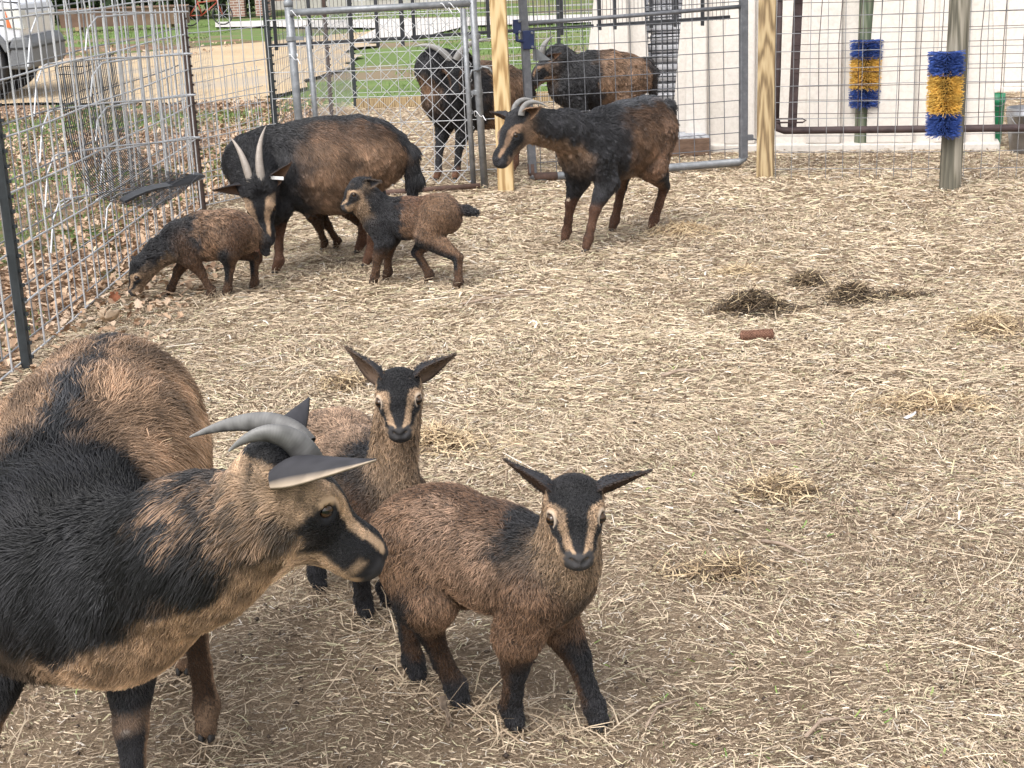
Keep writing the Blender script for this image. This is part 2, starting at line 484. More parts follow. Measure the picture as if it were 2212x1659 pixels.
M_LEAF = mat_attr('dead_leaf', 0.8, 0.2)
def leaf_litter():
    """fallen oak leaves outside the wire; each a small folded lobe"""
    rng = np.random.default_rng(19)
    n = 30000
    x = -1.84 - 3.6 * rng.random(n) ** 1.3; y = rng.uniform(4.5, 16.5, n)
    g = fbm(np.stack([x, y, y * 0], 1), .8, 91, 3)
    k = (rng.random(n) < sstep(.70, .46, g) + .15) & (x > -.46 * y - .5)
    x, y = x[k], y[k]
    m = 420
    x = np.concatenate([x, rng.uniform(-1.82, -1.35, m)]); y = np.concatenate([y, rng.uniform(4.6, 7.2, m)])     # a few blown into the pen
    x = np.concatenate([x, rng.uniform(-16, -5, 900)]); y = np.concatenate([y, 25.5 + 5 * rng.random(900)])
    n = len(x)
    sz = rng.uniform(.025, .055, n) * np.where(y > 20, 1.6, 1)
    az = rng.uniform(0, 6.28, n); fold = rng.uniform(-.5, .9, n)
    L = np.array([(0, 0), (.35, .32), (.6, .22), (.75, .34), (1, .05), (.75, -.34), (.6, -.22), (.35, -.32), (.5, 0)])
    tl = rng.normal(0, .45, n)
    d = np.stack([np.cos(az) * np.cos(tl), np.sin(az) * np.cos(tl), np.sin(tl)], 1); s = np.stack([-np.sin(az), np.cos(az), np.zeros(n)], 1)
    P = np.stack([x, y, np.abs(np.sin(tl)) * sz * .5 + .006 + rng.exponential(.01, n)], 1)[:, None] + d[:, None] * (L[None, :, 0:1] - .5) * sz[:, None, None] + s[:, None] * L[None, :, 1:2] * sz[:, None, None]
    P[:, :, 2] += np.abs(L[None, :, 1]) * fold[:, None] * sz[:, None]
    T = np.array([(8, 0, 7), (8, 7, 6), (8, 6, 5), (8, 5, 4), (8, 4, 3), (8, 3, 2), (8, 2, 1), (8, 1, 0)])
    T = (np.arange(n)[:, None, None] * 9 + T[None]).reshape(-1, 3)
    me = fast_mesh('fallen_leaves', P.reshape(-1, 3), tris=T, smooth=False)
    c = mixc(V3((.46, .32, .215)), V3((.20, .12, .075)), rng.random(n) ** 1.5)
    c = mixc(c, V3((.55, .42, .31)), (rng.random(n) < .25) * .8)
    set_col(me, np.repeat(c, 9, 0))
    o = tag(link('fallen_leaves', me, None, M_LEAF), 'dry brown leaves drifted outside and under the wire fence', 'leaves')
    o['kind'] = 'stuff'
    # grass tufts outside
    m = 60000
    x = np.where(rng.random(m) < .5, -1.95 - 4.5 * rng.random(m), rng.uniform(-14, 8, m))
    y = np.where(x > -6.4, rng.uniform(5, 17, m), rng.uniform(29, 42, m))
    g = fbm(np.stack([x, y, y * 0], 1), .8, 91, 3)
    back = (x > -1.4)
    y = np.where(back, rng.uniform(16.2, 34, m), y)
    k = ((g > .5) | back) & ~((x > -6.4) & (x < -1.9) & (y > 15.5) & (y < 31)) & ~((x < -5) & (y > 14) & (y < 29)) & (back | (x < -1.95))
    x, y = x[k], y[k]; m = len(x)
    f = np.clip(y / 9, 1, 3.2)
    az = rng.uniform(0, 6.28, m); h = rng.uniform(.02, .05, m) * np.minimum(f, 1.3); wd = rng.uniform(.002, .004, m) * f
    s = np.stack([-np.sin(az), np.cos(az), np.zeros(m)], 1); dd = np.stack([np.cos(az), np.sin(az), np.zeros(m)], 1)
    b = np.stack([x, y, np.where((x < -1.9) & (y < 20), -.01, -.055)], 1)
    mid = b + dd * (h * .2)[:, None] + np.array([0, 0, 1]) * (h * .6)[:, None]
    tip = b + dd * (h * .7)[:, None] + np.array([0, 0, 1]) * h[:, None]
    P = np.stack([b - s * wd[:, None], b + s * wd[:, None], mid - s * wd[:, None] * .7, mid + s * wd[:, None] * .7, tip], 1).reshape(-1, 3)
    i = np.arange(m)[:, None] * 5
    me = fast_mesh('grass', P, quads=i + np.array([[0, 1, 3, 2]]), tris=i + np.array([[2, 3, 4]]), smooth=False)
    c = mixc(V3((.085, .15, .035)), V3((.19, .27, .085)), rng.random(m))
    set_col(me, np.repeat(c, 5, 0))
    o = tag(link('grass', me, None, M_LEAF), 'short bright green grass on the lawn and verge', 'grass')
    o['kind'] = 'stuff'
leaf_litter()

# ------------------------------------------------------------------ fences, gates and posts
M_GALV = mat_noise('galvanised_wire', [(0.3, (.40, .41, .43)), (0.7, (.60, .61, .63))], 14, rough=.5, metal=.35)
M_GALVD = mat_noise('weathered_wire', [(0.3, (.16, .165, .175)), (0.7, (.30, .305, .32))], 14, rough=.55, metal=.3)
M_PIPE = mat_noise('galvanised_pipe', [(0.3, (.15, .16, .172)), (0.62, (.25, .26, .275)), (0.8, (.36, .37, .38))], 22, rough=.45, metal=.35, bump=.15)
M_GATE = mat_noise('grey_gate_paint', [(0.25, (.075, .078, .088)), (0.6, (.13, .135, .15)), (0.85, (.22, .22, .23))], 26, rough=.5, bump=.15)
M_BLACKST = mat_noise('black_steel', [(0.3, (.012, .013, .016)), (0.7, (.04, .042, .05))], 18, rough=.45)
M_RUST = mat_noise('rusty_steel', [(0.25, (.05, .034, .03)), (0.55, (.11, .065, .05)), (0.8, (.19, .12, .09))], 24, rough=.85, bump=.4)
M_DARKRED = mat_noise('dark_oxide_paint', [(0.3, (.035, .022, .024)), (0.7, (.075, .048, .046))], 18, rough=.7, bump=.3)
M_GREENPOST = mat_noise('dark_green_post', [(0.3, (.014, .018, .021)), (0.7, (.032, .040, .045))], 18, rough=.6)
M_BROWNPOST = mat_noise('brown_post_paint', [(0.3, (.03, .018, .014)), (0.7, (.07, .04, .03))], 20, rough=.7, bump=.2)
M_BLUE = mat_noise('dark_blue_enamel', [(0.3, (.008, .016, .06)), (0.7, (.016, .03, .10))], 20, rough=.4)
M_RUBBER = mat_noise('black_rubber', [(0.3, (.02, .021, .025)), (0.7, (.05, .052, .06))], 16, rough=.7)
M_ZIP = mat_plain('white_cable_tie', (.75, .76, .78), .4)
def wood_mat(name, c0, c1, c2, ring=26.0, stretch=(1, 1, .06), bump=.3, knots=True):
    m, nt, b = new_mat(name)
    tc = N(nt, 'ShaderNodeTexCoord'); mp = N(nt, 'ShaderNodeMapping'); mp.inputs['Scale'].default_value = stretch
    nt.links.new(tc.outputs['Object'], mp.inputs[0])
    wv = N(nt, 'ShaderNodeTexWave', Scale=ring, Distortion=7.0, Detail=3.0)
    wv.inputs['Detail Scale'].default_value = 1.4
    wv.wave_type = 'RINGS'; wv.rings_direction = 'SPHERICAL'
    nt.links.new(mp.outputs[0], wv.inputs['Vector'])
    nz = N(nt, 'ShaderNodeTexNoise', Scale=60.0, Detail=6.0); nt.links.new(mp.outputs[0], nz.inputs['Vector'])
    ad = N(nt, 'ShaderNodeMath', operation='MULTIPLY_ADD'); ad.inputs[1].default_value = .55
    nt.links.new(nz.outputs['Fac'], ad.inputs[0])
    ml = N(nt, 'ShaderNodeMath', operation='MULTIPLY'); ml.inputs[1].default_value = .45
    nt.links.new(wv.outputs['Fac'], ml.inputs[0]); nt.links.new(ml.outputs[0], ad.inputs[2])
    nt.links.new(ramp(nt, ad.outputs[0], [(.25, c0), (.5, c1), (.75, c2)]), b.inputs['Base Color'])
    b.inputs['Roughness'].default_value = .75
    bp = N(nt, 'ShaderNodeBump', Strength=bump, Distance=.006)
    nt.links.new(ad.outputs[0], bp.inputs['Height']); nt.links.new(bp.outputs[0], b.inputs['Normal'])
    return m
M_WOODY = wood_mat('new_treated_pine', (.30, .185, .075), (.50, .355, .175), (.58, .44, .245), ring=14, bump=.2, stretch=(1, 1, .10))
M_WOODB = wood_mat('aged_treated_pine', (.15, .10, .05), (.32, .23, .12), (.43, .33, .19), ring=16, bump=.3, stretch=(1, 1, .10))
M_WOODG = wood_mat('weathered_round_post', (.075, .07, .052), (.16, .145, .11), (.27, .245, .20), ring=16, bump=.8)
M_WOODGG = wood_mat('algae_round_post', (.055, .075, .045), (.11, .135, .085), (.18, .19, .14), ring=16, bump=.8)

_rw = random.Random(4)
def wob(s): return _rw.uniform(-s, s)
def wire(mb, pts, r=.0022, n=5): mb.tube(pts, r, n, False)
def grid_panel(name, A, B, zs, step, mat, label=None, group=None, r=.0025, parent=None, wobble=.004, ext=.0, vz=None, first=0.0, cat='fence panel', off=(0, 0)):
    """welded wire panel between two ground points: level wires at heights zs, upright wires every `step`"""
    A, B = Vector((A[0] + off[0], A[1] + off[1], 0)), Vector((B[0] + off[0], B[1] + off[1], 0))
    L = (B - A).length; d = (B - A) / L; nrm = Vector((-d.y, d.x, 0))
    root = parent or empty(name, A, 0, label, cat, group)
    o = A if parent is None else Vector((0, 0, 0))
    mh, mv = MB(), MB()
    k = max(3, int(L / .35))
    for z in zs:
        ph = _rw.uniform(0, 6)
        pts = [A - o + d * (L * i / k) + Vector((0, 0, z + wobble * math.sin(i * 1.3 + ph))) + nrm * (.003 + wob(wobble * .6)) for i in range(k + 1)]
        wire(mh, pts, r)
    s = first
    z0, z1 = (zs[0] - ext, zs[-1] + ext) if vz is None else vz
    while s < L + 1e-4:
        q = wob(wobble)
        wire(mv, [A - o + d * (s + q) + Vector((0, 0, z0)) + nrm * -.003, A - o + d * (s - q) + Vector((0, 0, (z0 + z1) / 2)) + nrm * (-.003 + wob(wobble)), A - o + d * (s + wob(wobble)) + Vector((0, 0, z1)) + nrm * -.003], r * .95)
        s += step
    a = mh.build('level_wires', mat, root, True); a['kind'] = 'stuff'
    b = mv.build('upright_wires', mat, root, True); b['kind'] = 'stuff'
    return root
def t_post(base, h, mat, label, studs=True, lean=(0, 0), face=(1, 0), group='steel fence posts'):
    root = empty('steel_t_post', (base[0], base[1], 0), math.atan2(face[1], face[0]), label, 'post', group)
    mb = MB()
    top = Vector((lean[0], lean[1], h))
    mb.beam((0, 0, -.1), top, .036, .006, up=(1, 0, 0)); mb.beam((-.018, 0, -.1), top + Vector((-.018, 0, 0)), .005, .032, up=(1, 0, 0))
    mb.build('shaft', mat, root, bevel=.0015)
    if studs:
        ms = MB()
        z = .05
        while z < h - .03:
            c = top * (z / h)
            ms.box((c.x + .008, c.y, z), (.014, .016, .012)); z += .054
        ms.build('studs', mat, root)['kind'] = 'stuff'
    return root

# ---- left fence: two layers of heavy panel on T-posts
ZL = [.025, .225, .43, .635, .84, 1.045, 1.25, 1.40]
grid_panel('stock_panel', (-1.80, 3.2), (-1.82, 9.0), ZL, .205, M_GALV, 'heavy galvanised wire panel running along the leafy side of the pen', 'stock panels of the pen', r=.0043)
grid_panel('stock_panel', (-1.80, 3.2), (-1.82, 9.0), [z + .028 for z in ZL], .205, M_GALVD, 'second wire panel doubled close behind the leafy side panel', 'stock panels of the pen', r=.0036, first=.055, off=(-.05, 0))
grid_panel('stock_panel', (-1.82, 9.02), (-1.45, 9.72), [z for z in ZL], .1025, M_GALV, 'short wire panel angling from the brown post to the corner', 'stock panels of the pen', r=.0034)
grid_panel('stock_panel', (-1.90, 9.05), (-1.52, 9.78), [.06, .16, .26, .36, .46, .56, .66, .76], .055, M_GALV, 'crumpled finer mesh piled outside the corner', 'stock panels of the pen', r=.0026, wobble=.014, vz=(.02, .80))
t_post((-1.775, 5.37), 1.45, M_GREENPOST, 'dark studded steel post nearest the camera on the wire fence', lean=(-.0, .0))
t_post((-1.80, 8.98), 1.20, M_BROWNPOST, 'brown steel post behind the hay feeder', lean=(-.02, 0))
t_post((-1.44, 9.75), 1.45, M_GREENPOST, 'dark steel post at the far corner beside the chain-link', lean=(-.01, 0))

# ---- fine mesh fence outside along the drive
def outer_mesh():
    zs = [.03 + .052 * i for i in range(17)]
    grid_panel('garden_mesh_fence', (-2.75, 6.4), (-2.35, 12.5), zs, .052, M_GALVD, 'low fine-mesh fence outside, between leaves and gravel drive', None, r=.0011, wobble=.006)
outer_mesh()

# ---- hay feeder hung inside the fence: bent panel, fine hammock mesh, rubber mat
def hay_feeder():
    root = empty('hay_feeder', (-1.8, 7.0, 0), 0, 'wire hay feeder of bent panel and fine mesh hung on the fence', 'feeder')
    o = Vector((-1.8, 7.0, 0))
    levels = [(1.245, 1.20), (1.045, .995), (.855, .79), (.67, .575), (.475, .365)]
    mb = MB()
    A = lambda z: Vector((-1.885, 6.42, z)); B = lambda z: Vector((-1.55, 7.72, z)); Cc = lambda z: Vector((-1.80, 6.95, z))
    for za, zb in levels:
        a, b, c = A(za), B(zb), Cc((za + zb) / 2 - .01)
        hook = [a + Vector((-.035, -.17, -.20)), a + Vector((-.03, -.10, -.07)), a + Vector((-.015, -.04, -.008)), a]
        arc = [b + Vector((.0, .035, 0)), b + Vector((-.035, .05, .0)), b + Vector((-.065, .02, .002))]
        wire(mb, [p - o for p in hook + [a.lerp(b, .33) + Vector((0, 0, .006)), a.lerp(b, .66), b] + arc + [c.lerp(b, .5) + Vector((-.03, 0, .004)), c, c + Vector((-.03, -.07, -.05)), c + Vector((-.04, -.10, -.14))]], .0042, 6)
    mb.build('rods', M_GALV, root, True)
    mv = MB()
    for i in range(9):
        t = (i + .3) / 9
        P = [A(l[0]).lerp(B(l[1]), t) + Vector((.006, wob(.008), 0)) for l in levels]
        P = [P[0] + Vector((-.01, -.02, .17))] + P + [P[-1] + Vector((-.05, 0, -.03))]
        wire(mv, [p - o for p in P], .0038, 6)
        if i % 2 == 0:
            P2 = [Cc((l[0] + l[1]) / 2).lerp(B((l[0] + l[1]) / 2), t) + Vector((-.03, 0, 0)) for l in levels]
            wire(mv, [p - o for p in P2], .0036, 6)
    mv.build('uprights', M_GALV, root, True)
    # hammock
    def prof(s):
        pts = [(-1.86, 1.03), (-1.85, .80), (-1.82, .60), (-1.74, .475), (-1.62, .43), (-1.50, .41)]
        s *= len(pts) - 1
        i = min(int(s), len(pts) - 2); f = s - i
        p0, p1, p2, p3 = pts[max(i - 1, 0)], pts[i], pts[i + 1], pts[min(i + 2, len(pts) - 1)]
        cr = lambda a, b, c, d: .5 * (2 * b + (c - a) * f + (2 * a - 5 * b + 4 * c - d) * f * f + (3 * b - a - 3 * c + d) * f ** 3)
        return cr(p0[0], p1[0], p2[0], p3[0]), cr(p0[1], p1[1], p2[1], p3[1])
    y0, y1 = 6.42, 7.42
    mh = MB()
    for i in range(34):
        y = y0 + (y1 - y0) * i / 33
        wire(mh, [Vector((*((prof(k / 22)[0],)), y + (k / 22) ** 2 * .10, prof(k / 22)[1])) - o for k in range(23)], .0019, 4)
    for k in list(range(0, 3)) + list(range(5, 41, 2)):
        s = k / 40
        x, z = prof(s)
        wire(mh, [Vector((x, y0 + (y1 - y0) * t + s * s * .10, z + .012 * math.sin(t * 7 + k))) - o for t in np.linspace(0, 1, 9)], .0019, 4)
    h = mh.build('hammock_mesh', M_BLACKST, root, True); h['kind'] = 'stuff'
    mm = MB()
    Q = [(-1.66, 6.45, .450), (-1.625, 6.40, .444), (-1.53, 7.70, .375), (-1.585, 7.72, .392)]
    n = 8
    V, Fc = [], []
    for i in range(n + 1):
        t = i / n
        for e, off in ((Vector(Q[0]).lerp(Vector(Q[3]), t), 0), (Vector(Q[1]).lerp(Vector(Q[2]), t), 0)):
            V.append(e - o + Vector((0, 0, .016 + .012 * math.sin(t * 6)))); V.append(e - o + Vector((0, 0, .006 + .012 * math.sin(t * 6))))
    for i in range(n):
        a = i * 4
        Fc += [(a, a + 2, a + 6, a + 4), (a + 1, a + 5, a + 7, a + 3), (a, a + 4, a + 5, a + 1), (a + 2, a + 3, a + 7, a + 6)]
    Fc += [(0, 1, 3, 2), (n * 4, n * 4 + 2, n * 4 + 3, n * 4 + 1)]
    mm.add(V, Fc)
    mm.build('rubber_mat', M_BLACKST, root)
hay_feeder()

# ---- back line
ZB = [.10, .26, .42, .585, .75, .92, 1.08, 1.25]
grid_panel('stock_panel', (-1.46, 9.72), (-.02, 9.62), ZB, .205, M_GALV, 'wire panel behind the chain-link gate', 'stock panels of the pen', r=.0028)

def chain_link():
    root = empty('chain_link_gate', (-.72, 9.50, 0), 0, 'galvanised chain-link gate panel with pipe frame between corner and pine post', 'gate')
    o = Vector((-.72, 9.50, 0))
    xl, xr, z0, z1 = -1.275, -.155, .03, 1.14
    y = 9.50
    def pp(name, a, b, r, mat=M_PIPE, n=12):
        mb = MB(); mb.tube([Vector(a) - o, (Vector(a).lerp(Vector(b), .5)) - o, Vector(b) - o], r, n)
        return mb.build(name, mat, root, True)
    pp('top_rail', (xl, y, z1 - .015), (xr, y, z1 + .0), .021)
    pp('bottom_rail', (xl, y - .30, .02), (xr, y - .02, .02), .017, M_RUST)
    p = pp('frame_post', (xl - .01, y + .02, z1 + .03), (xl + .01, y + .02, 0), .026)
    pp('frame_post', (xl + .10, y, z1 - .1), (xl + .12, y, .02), .016)
    pp('frame_post', (xr + .0, y, z1 + .16), (xr + .03, y, 0), .023)
    pp('frame_post', (xr - .055, y, z1 - .03), (xr - .04, y, .02), .017)
    mb = MB(); mb.lathe([(.0265, 0), (.029, .01), (.029, .03), (.018, .045), (.004, .05)], (xl - .01 - o.x, .02, z1 + .02), 14); mb.build('post_cap', M_PIPE, root, True)
    for zz in (.97, .60, .94):
        mb = MB(); x = xl if zz == .97 else xr
        mb.lathe([(.030, -.016), (.032, -.012), (.032, .012), (.030, .016)], (x - o.x + (.012 if x == xr else -.008), .01 if x == xr else .02, zz), 14)
        mb.box((x - o.x + (-.03 if x == xr else .04), .005, zz), (.06, .012, .024))
        mb.build('tension_band', M_PIPE, root)
    # latch fork
    mb = MB(); mb.tube([(xr + .02 - o.x, -.03, .735), (xr + .05 - o.x, -.05, .76), (xr + .09 - o.x, -.05, .75), (xr + .12 - o.x, -.05, .70)], .008, 6)
    mb.tube([(xr + .02 - o.x, -.03, .735), (xr - .02 - o.x, -.05, .74), (xr - .03 - o.x, -.04, .69)], .007, 6)
    mb.build('latch', M_PIPE, root, True)
    # woven diamonds
    mesh = MB()
    s = .098
    x0, x1 = xl + .10, xr - .03
    h = s / 2
    n = int((x1 - x0) / h)
    m = int((z1 - .05) / (s * .5))
    for i in range(n + 1):
        pts = []
        for j in range(m + 1):
            x = x0 + i * h + (h * .5 if (i + j) % 2 else -h * .5) * .99
            x = min(max(x, x0 - .01), x1 + .01)
            pts.append(Vector((x + wob(.0015), y + (.004 if (i + j) % 2 else -.004), z0 + j * s * .5 + .01)) - o)
        wire(mesh, pts, .0030, 5)
    q = mesh.build('diamond_mesh', M_GALV, root, True); q['kind'] = 'stuff'
    for (x, z) in ((xl + .03, 1.12), (xr - .12, 1.13), (xr - .17, 1.13), (xr + .01, .47), (xl + .0, .86)):
        a = [Vector((x + .026 * math.cos(t), y - .005 + .028 * math.sin(t), z + .02 * math.sin(t * 2))) - o for t in np.linspace(0, 6.0, 14)]
        zt = MB(); zt.tube(a + [a[-1] + Vector((.02, -.03, -.03))], .0025, 5)
        zt.build('cable_tie', M_ZIP, root)
chain_link()

def square_post(loc, w, d, h, mat, label, lean=(0, 0), rz=0.0):
    root = empty('square_post', (loc[0], loc[1], 0), rz, label, 'post')
    mb = MB(); mb.beam((0, 0, -.2), (lean[0], lean[1], h), w, d, up=(0, 1, 0))
    o = mb.build('timber', mat, root, bevel=.004)
    return root
square_post((.012, 9.38), .098, .095, 1.85, M_WOODY, 'new yellow pine post between chain-link and pipe gate', lean=(-.012, 0), rz=R(-4))
square_post((1.655, 9.50), .105, .098, 1.85, M_WOODB, 'aged pine post between the pipe gate and the mesh fence', lean=(.01, 0), rz=R(-14))

def pipe_gate():
    A, B = Vector((.185, 9.68, 0)), Vector((1.585, 9.93, 0))
    d = (B - A).normalized(); L = (B - A).length
    root = empty('pipe_gate', A, math.atan2(d.y, d.x), 'grey pipe gate filled with square welded mesh, in the back of the pen', 'gate')
    def pp(name, pts, r, mat): mb = MB(); mb.tube(pts, r, 12); return mb.build(name, mat, root, True)
    mb = MB(); mb.beam((0, 0, .06), (-.035, 0, 1.45), .05, .05, up=(0, 1, 0)); mb.build('hinge_stile', M_GATE, root, bevel=.005)
    mb = MB(); mb.beam((L, 0, .07), (L - .005, 0, 1.45), .05, .05, up=(0, 1, 0)); mb.build('latch_stile', M_GATE, root, bevel=.005)
    pp('bottom_rail', [(-.01, 0, .05), (.03, 0, .03), (L * .5, 0, .035), (L - .03, 0, .045), (L + .01, 0, .075)], .026, M_PIPE)
    pp('elbow', [(-.005, 0, .12), (-.004, 0, .06), (.02, 0, .034), (.16, 0, .032)], .028, M_RUST)
    pp('top_rail', [(-.02, -.01, 1.0), (L * .5, -.01, 1.02), (L, -.01, 1.045)], .013, M_GATE)
    mesh = MB()
    zs = [.125 + .1045 * i for i in range(12)]
    for z in zs: wire(mesh, [(-.03 + z * -.02, -.006, z + wob(.003)), (L * .5, -.006 + wob(.004), z + wob(.004)), (L, -.006, z + .012)], .0028, 5)
    x = .055
    while x < L - .03:
        wire(mesh, [(x, 0, .05), (x - .008 + wob(.004), wob(.003), .6), (x - .02, 0, 1.30)], .0028, 5); x += .1035
    q = mesh.build('welded_mesh', M_GATE, root, True); q['kind'] = 'stuff'
    # blue hinge plates and their bolts
    for (x, z, w, h) in ((-.005, .90, .075, .115), (-.075, .985, .05, .085)):
        mb = MB(); mb.box((x, -.032, z), (w, .012, h)); hp = mb.build('hinge_plate', M_BLUE, root, bevel=.003)
        for sx in (.3,):
            for sz in (-.38, .38):
                b = MB(); b.lathe([(.009, 0), (.009, .006), (.006, .010)], (0, 0, 0), 8); bo = b.build('bolt', M_PIPE, hp); bo.rotation_euler = (R(90), 0, 0); bo.location = (x + w * sx, -.038, z + h * sz)
    mb = MB(); mb.tube([(-.075, -.02, .95), (-.075, -.02, .90), (-.03, -.03, .89)], .012, 8); mb.build('hinge_pin', M_BLUE, root, True)
    mb = MB(); V = [(.035, .03, .86), (.035, .03, .765), (.15, .03, .765), (.035, .036, .86), (.035, .036, .765), (.15, .036, .765)]
    mb.add(V, [(0, 1, 2), (5, 4, 3), (0, 3, 4, 1), (1, 4, 5, 2), (2, 5, 3, 0)]); mb.build('gusset_plate', M_PIPE, root)
    mb = MB(); mb.box((L + .035, -.01, .205), (.05, .04, .035)); mb.tube([(L + .05, -.03, .20), (L + .09, -.03, .185), (L + .11, -.01, .185)], .006, 6); mb.build('latch', M_GATE, root)
pipe_gate()

# ---- mesh fence on the right and the rusty gate behind it
grid_panel('mesh_fence', (1.70, 9.40), (3.55, 9.02), [.06 + .1035 * i for i in range(14)], .1035, M_GALVD, 'square wire mesh fence right of the aged pine post', None, r=.0022, vz=(.0, 1.42))
def rusty_gate():
    A, B = Vector((1.80, 9.92, 0)), Vector((3.75, 9.45, 0))
    d = (B - A).normalized(); L = (B - A).length
    root = empty('rusty_gate', A, math.atan2(d.y, d.x), 'dark rusty pipe gate hanging behind the mesh fence', 'gate')
    def pp(name, pts, r, mat=M_DARKRED): mb = MB(); mb.tube(pts, r, 10); return mb.build(name, mat, root, True)
    pp('bottom_rail', [(-.0, 0, .31), (.012, 0, .255), (.05, 0, .243), (L * .5, 0, .243), (L, 0, .243)], .024)
    pp('end_stile', [(0, 0, .30), (.008, 0, .65), (.02, 0, 1.40)], .018)
    mb = MB(); mb.beam((.10, .03, .25), (.14, .03, 1.42), .058, .03, up=(0, 1, 0)); mb.build('hinge_post', M_DARKRED, root, bevel=.006)
    for z in (.31, 1.09):
        mb = MB(); mb.tube([(0, -.02, z - .012), (.17, -.03, z - .012), (.19, -.03, z), (.17, -.03, z + .012), (0, -.02, z + .012)], .006, 6); mb.build('hinge_strap', M_DARKRED, root, True)
    mb = MB()
    for i in range(15):
        z = .35 + .088 * i
        wire(mb, [(.10, .012, z), (L * .3, .012 + wob(.01), z + wob(.008)), (L * .6, .012, z + wob(.008)), (L, .012, z)], .0019, 4)
    x = .27
    while x < L:
        wire(mb, [(x, .0, .25), (x + wob(.01), .0, .8), (x + .03 + wob(.01), 0, 1.42)], .0024, 4); x += .125
    mb.build('gate_wires', M_DARKRED, root, True)['kind'] = 'stuff'
rusty_gate()

def round_post(loc, r, h, mat, label, lean):
    root = empty('round_post', (loc[0], loc[1], 0), 0, label, 'post')
    mb = MB(); n = 12
    pts = [(lean[0] * i / n, lean[1] * i / n, -.15 + (h + .15) * i / n) for i in range(n + 1)]
    mb.tube(pts, [r * (1.08 - .10 * i / n + wob(.015)) for i in range(n + 1)], 22)
    mb.build('timber', mat, root, True)
round_post((2.60, 8.72), .059, 1.7, M_WOODG, 'weathered grey round post inside the pen holding a bristle brush', (.02, 0))
round_post((2.545, 10.68), .052, 1.7, M_WOODGG, 'greenish round post behind the mesh fence holding a bristle brush', (.02, 0))

M_BRB = mat_plain('blue_bristle', (.04, .085, .30), .6, var=.45)
M_BRY = mat_plain('yellow_bristle', (.62, .39, .085), .6, var=.4)
def scratch_brush(loc, z0, z1, r, label, ang0, ang1, seed, ln=.05):
    """half-round livestock brush: plastic backing with stiff bristles in three bands"""
    root = empty('scratching_brush', (loc[0], loc[1], 0), 0, label, 'brush')
    rng = random.Random(seed)
    mb = MB()
    n = 12
    V, Fc = [], []
    for z in (z0, z1):
        for i in range(n + 1):
            a = ang0 + (ang1 - ang0) * i / n
            for rr in (r - ln - .006, r - ln):
                V.append((rr * math.cos(a), rr * math.sin(a), z))
    k = (n + 1) * 2
    for i in range(n):
        a = i * 2
        Fc += [(a + 1, a + 3, k + a + 3, k + a + 1), (a, k + a, k + a + 2, a + 2), (a, a + 2, a + 3, a + 1), (k + a, k + a + 1, k + a + 3, k + a + 2)]
    mb.add(V, Fc); mb.build('backing', M_BLACKST, root, True)
    H = z1 - z0
    for (a, b, mat, nm, sp) in ((z0 + H * .715, z1, M_BRB, 'blue_bristles', .09), (z0 + H * .27, z0 + H * .715, M_BRY, 'yellow_bristles', .24), (z0, z0 + H * .27, M_BRB, 'blue_bristles', .18)):
        ms = MB()
        rows = int((b - a) / .0135); cols = int(abs(ang1 - ang0) * r / .0125)
        for i in range(rows):
            for j in range(cols):
                for _ in range(3):
                    z = a + (i + .5) * (b - a) / rows + rng.uniform(-.003, .003)
                    t = ang0 + (ang1 - ang0) * (j + .5 + (.5 if i % 2 else 0)) / (cols + .5) + rng.uniform(-.02, .02)
                    p = Vector(((r - ln) * math.cos(t), (r - ln) * math.sin(t), z))
                    tt = t + rng.gauss(0, sp)
                    e = p + Vector((math.cos(tt), math.sin(tt), rng.gauss(-.05, sp))) * ln * rng.uniform(.72, 1.10)
                    s1 = Vector((-math.sin(t), math.cos(t), 0)) * .0022; s2 = Vector((0, 0, .0022))
                    ms.add([p + s1, p - s1 * .5 + s2, p - s1 * .5 - s2, e + s1 * .7, e - s1 * .4 + s2 * .7, e - s1 * .4 - s2 * .7], [(0, 1, 4, 3), (1, 2, 5, 4), (2, 0, 3, 5), (3, 4, 5)])
        ms.build(nm, mat, root)['kind'] = 'stuff'
    return root
scratch_brush((2.545, 8.69), .325, .80, .105, 'blue and yellow bristle brush on the near weathered post', R(150), R(330), 3, .06)
scratch_brush((2.555, 10.66), .305, .765, .115, 'blue and yellow bristle brush on the greenish post behind the mesh', R(175), R(365), 4, .06)

# ---- black wire panels tied along the top
def black_panel(name, A, B, z0, z1, ups, label, step=.026):
    A, B = Vector(A), Vector(B)
    d = (B - A).normalized(); L = (B - A).length
    root = empty(name, A, math.atan2(d.y, d.x), label, 'fence panel', 'black wire panels topping the back fence')
    for z, nm in ((z0, 'bottom_bar'), (z1, 'top_bar')):
        mb = MB(); mb.beam((0, 0, z), (L, 0, z + .02), .02, .02); mb.build(nm, M_BLACKST, root, bevel=.003)
    for u in ups:
        mb = MB(); mb.beam((u, 0, z0 - .03), (u, 0, z1 + .03), .022, .022, up=(0, 1, 0)); mb.build('upright_bar', M_BLACKST, root, bevel=.003)
    mb = MB(); x = .015
    while x < L: wire(mb, [(x, .004, z0), (x, .004, z1)], .0015, 4); x += step
    mb.build('bar_wires', M_BLACKST, root, True)['kind'] = 'stuff'
black_panel('black_wire_panel', (-1.47, 9.85, 0), (-.58, 9.80, 0), .915, 1.50, (0.0, .045, .27, .535, .70, .86), 'black wire panel fixed above the chain-link, next to the corner')
black_panel('black_wire_panel', (-.56, 9.86, 0), (.62, 10.02, 0), .935, 1.50, (.02, .50, .98), 'black wire panel fixed above, behind the pine post')
black_panel('black_wire_panel', (.64, 10.02, 0), (1.52, 10.1, 0), .955, 1.50, (.02, .12, .36, .52, .70), 'black wire panel fixed above the pipe gate')

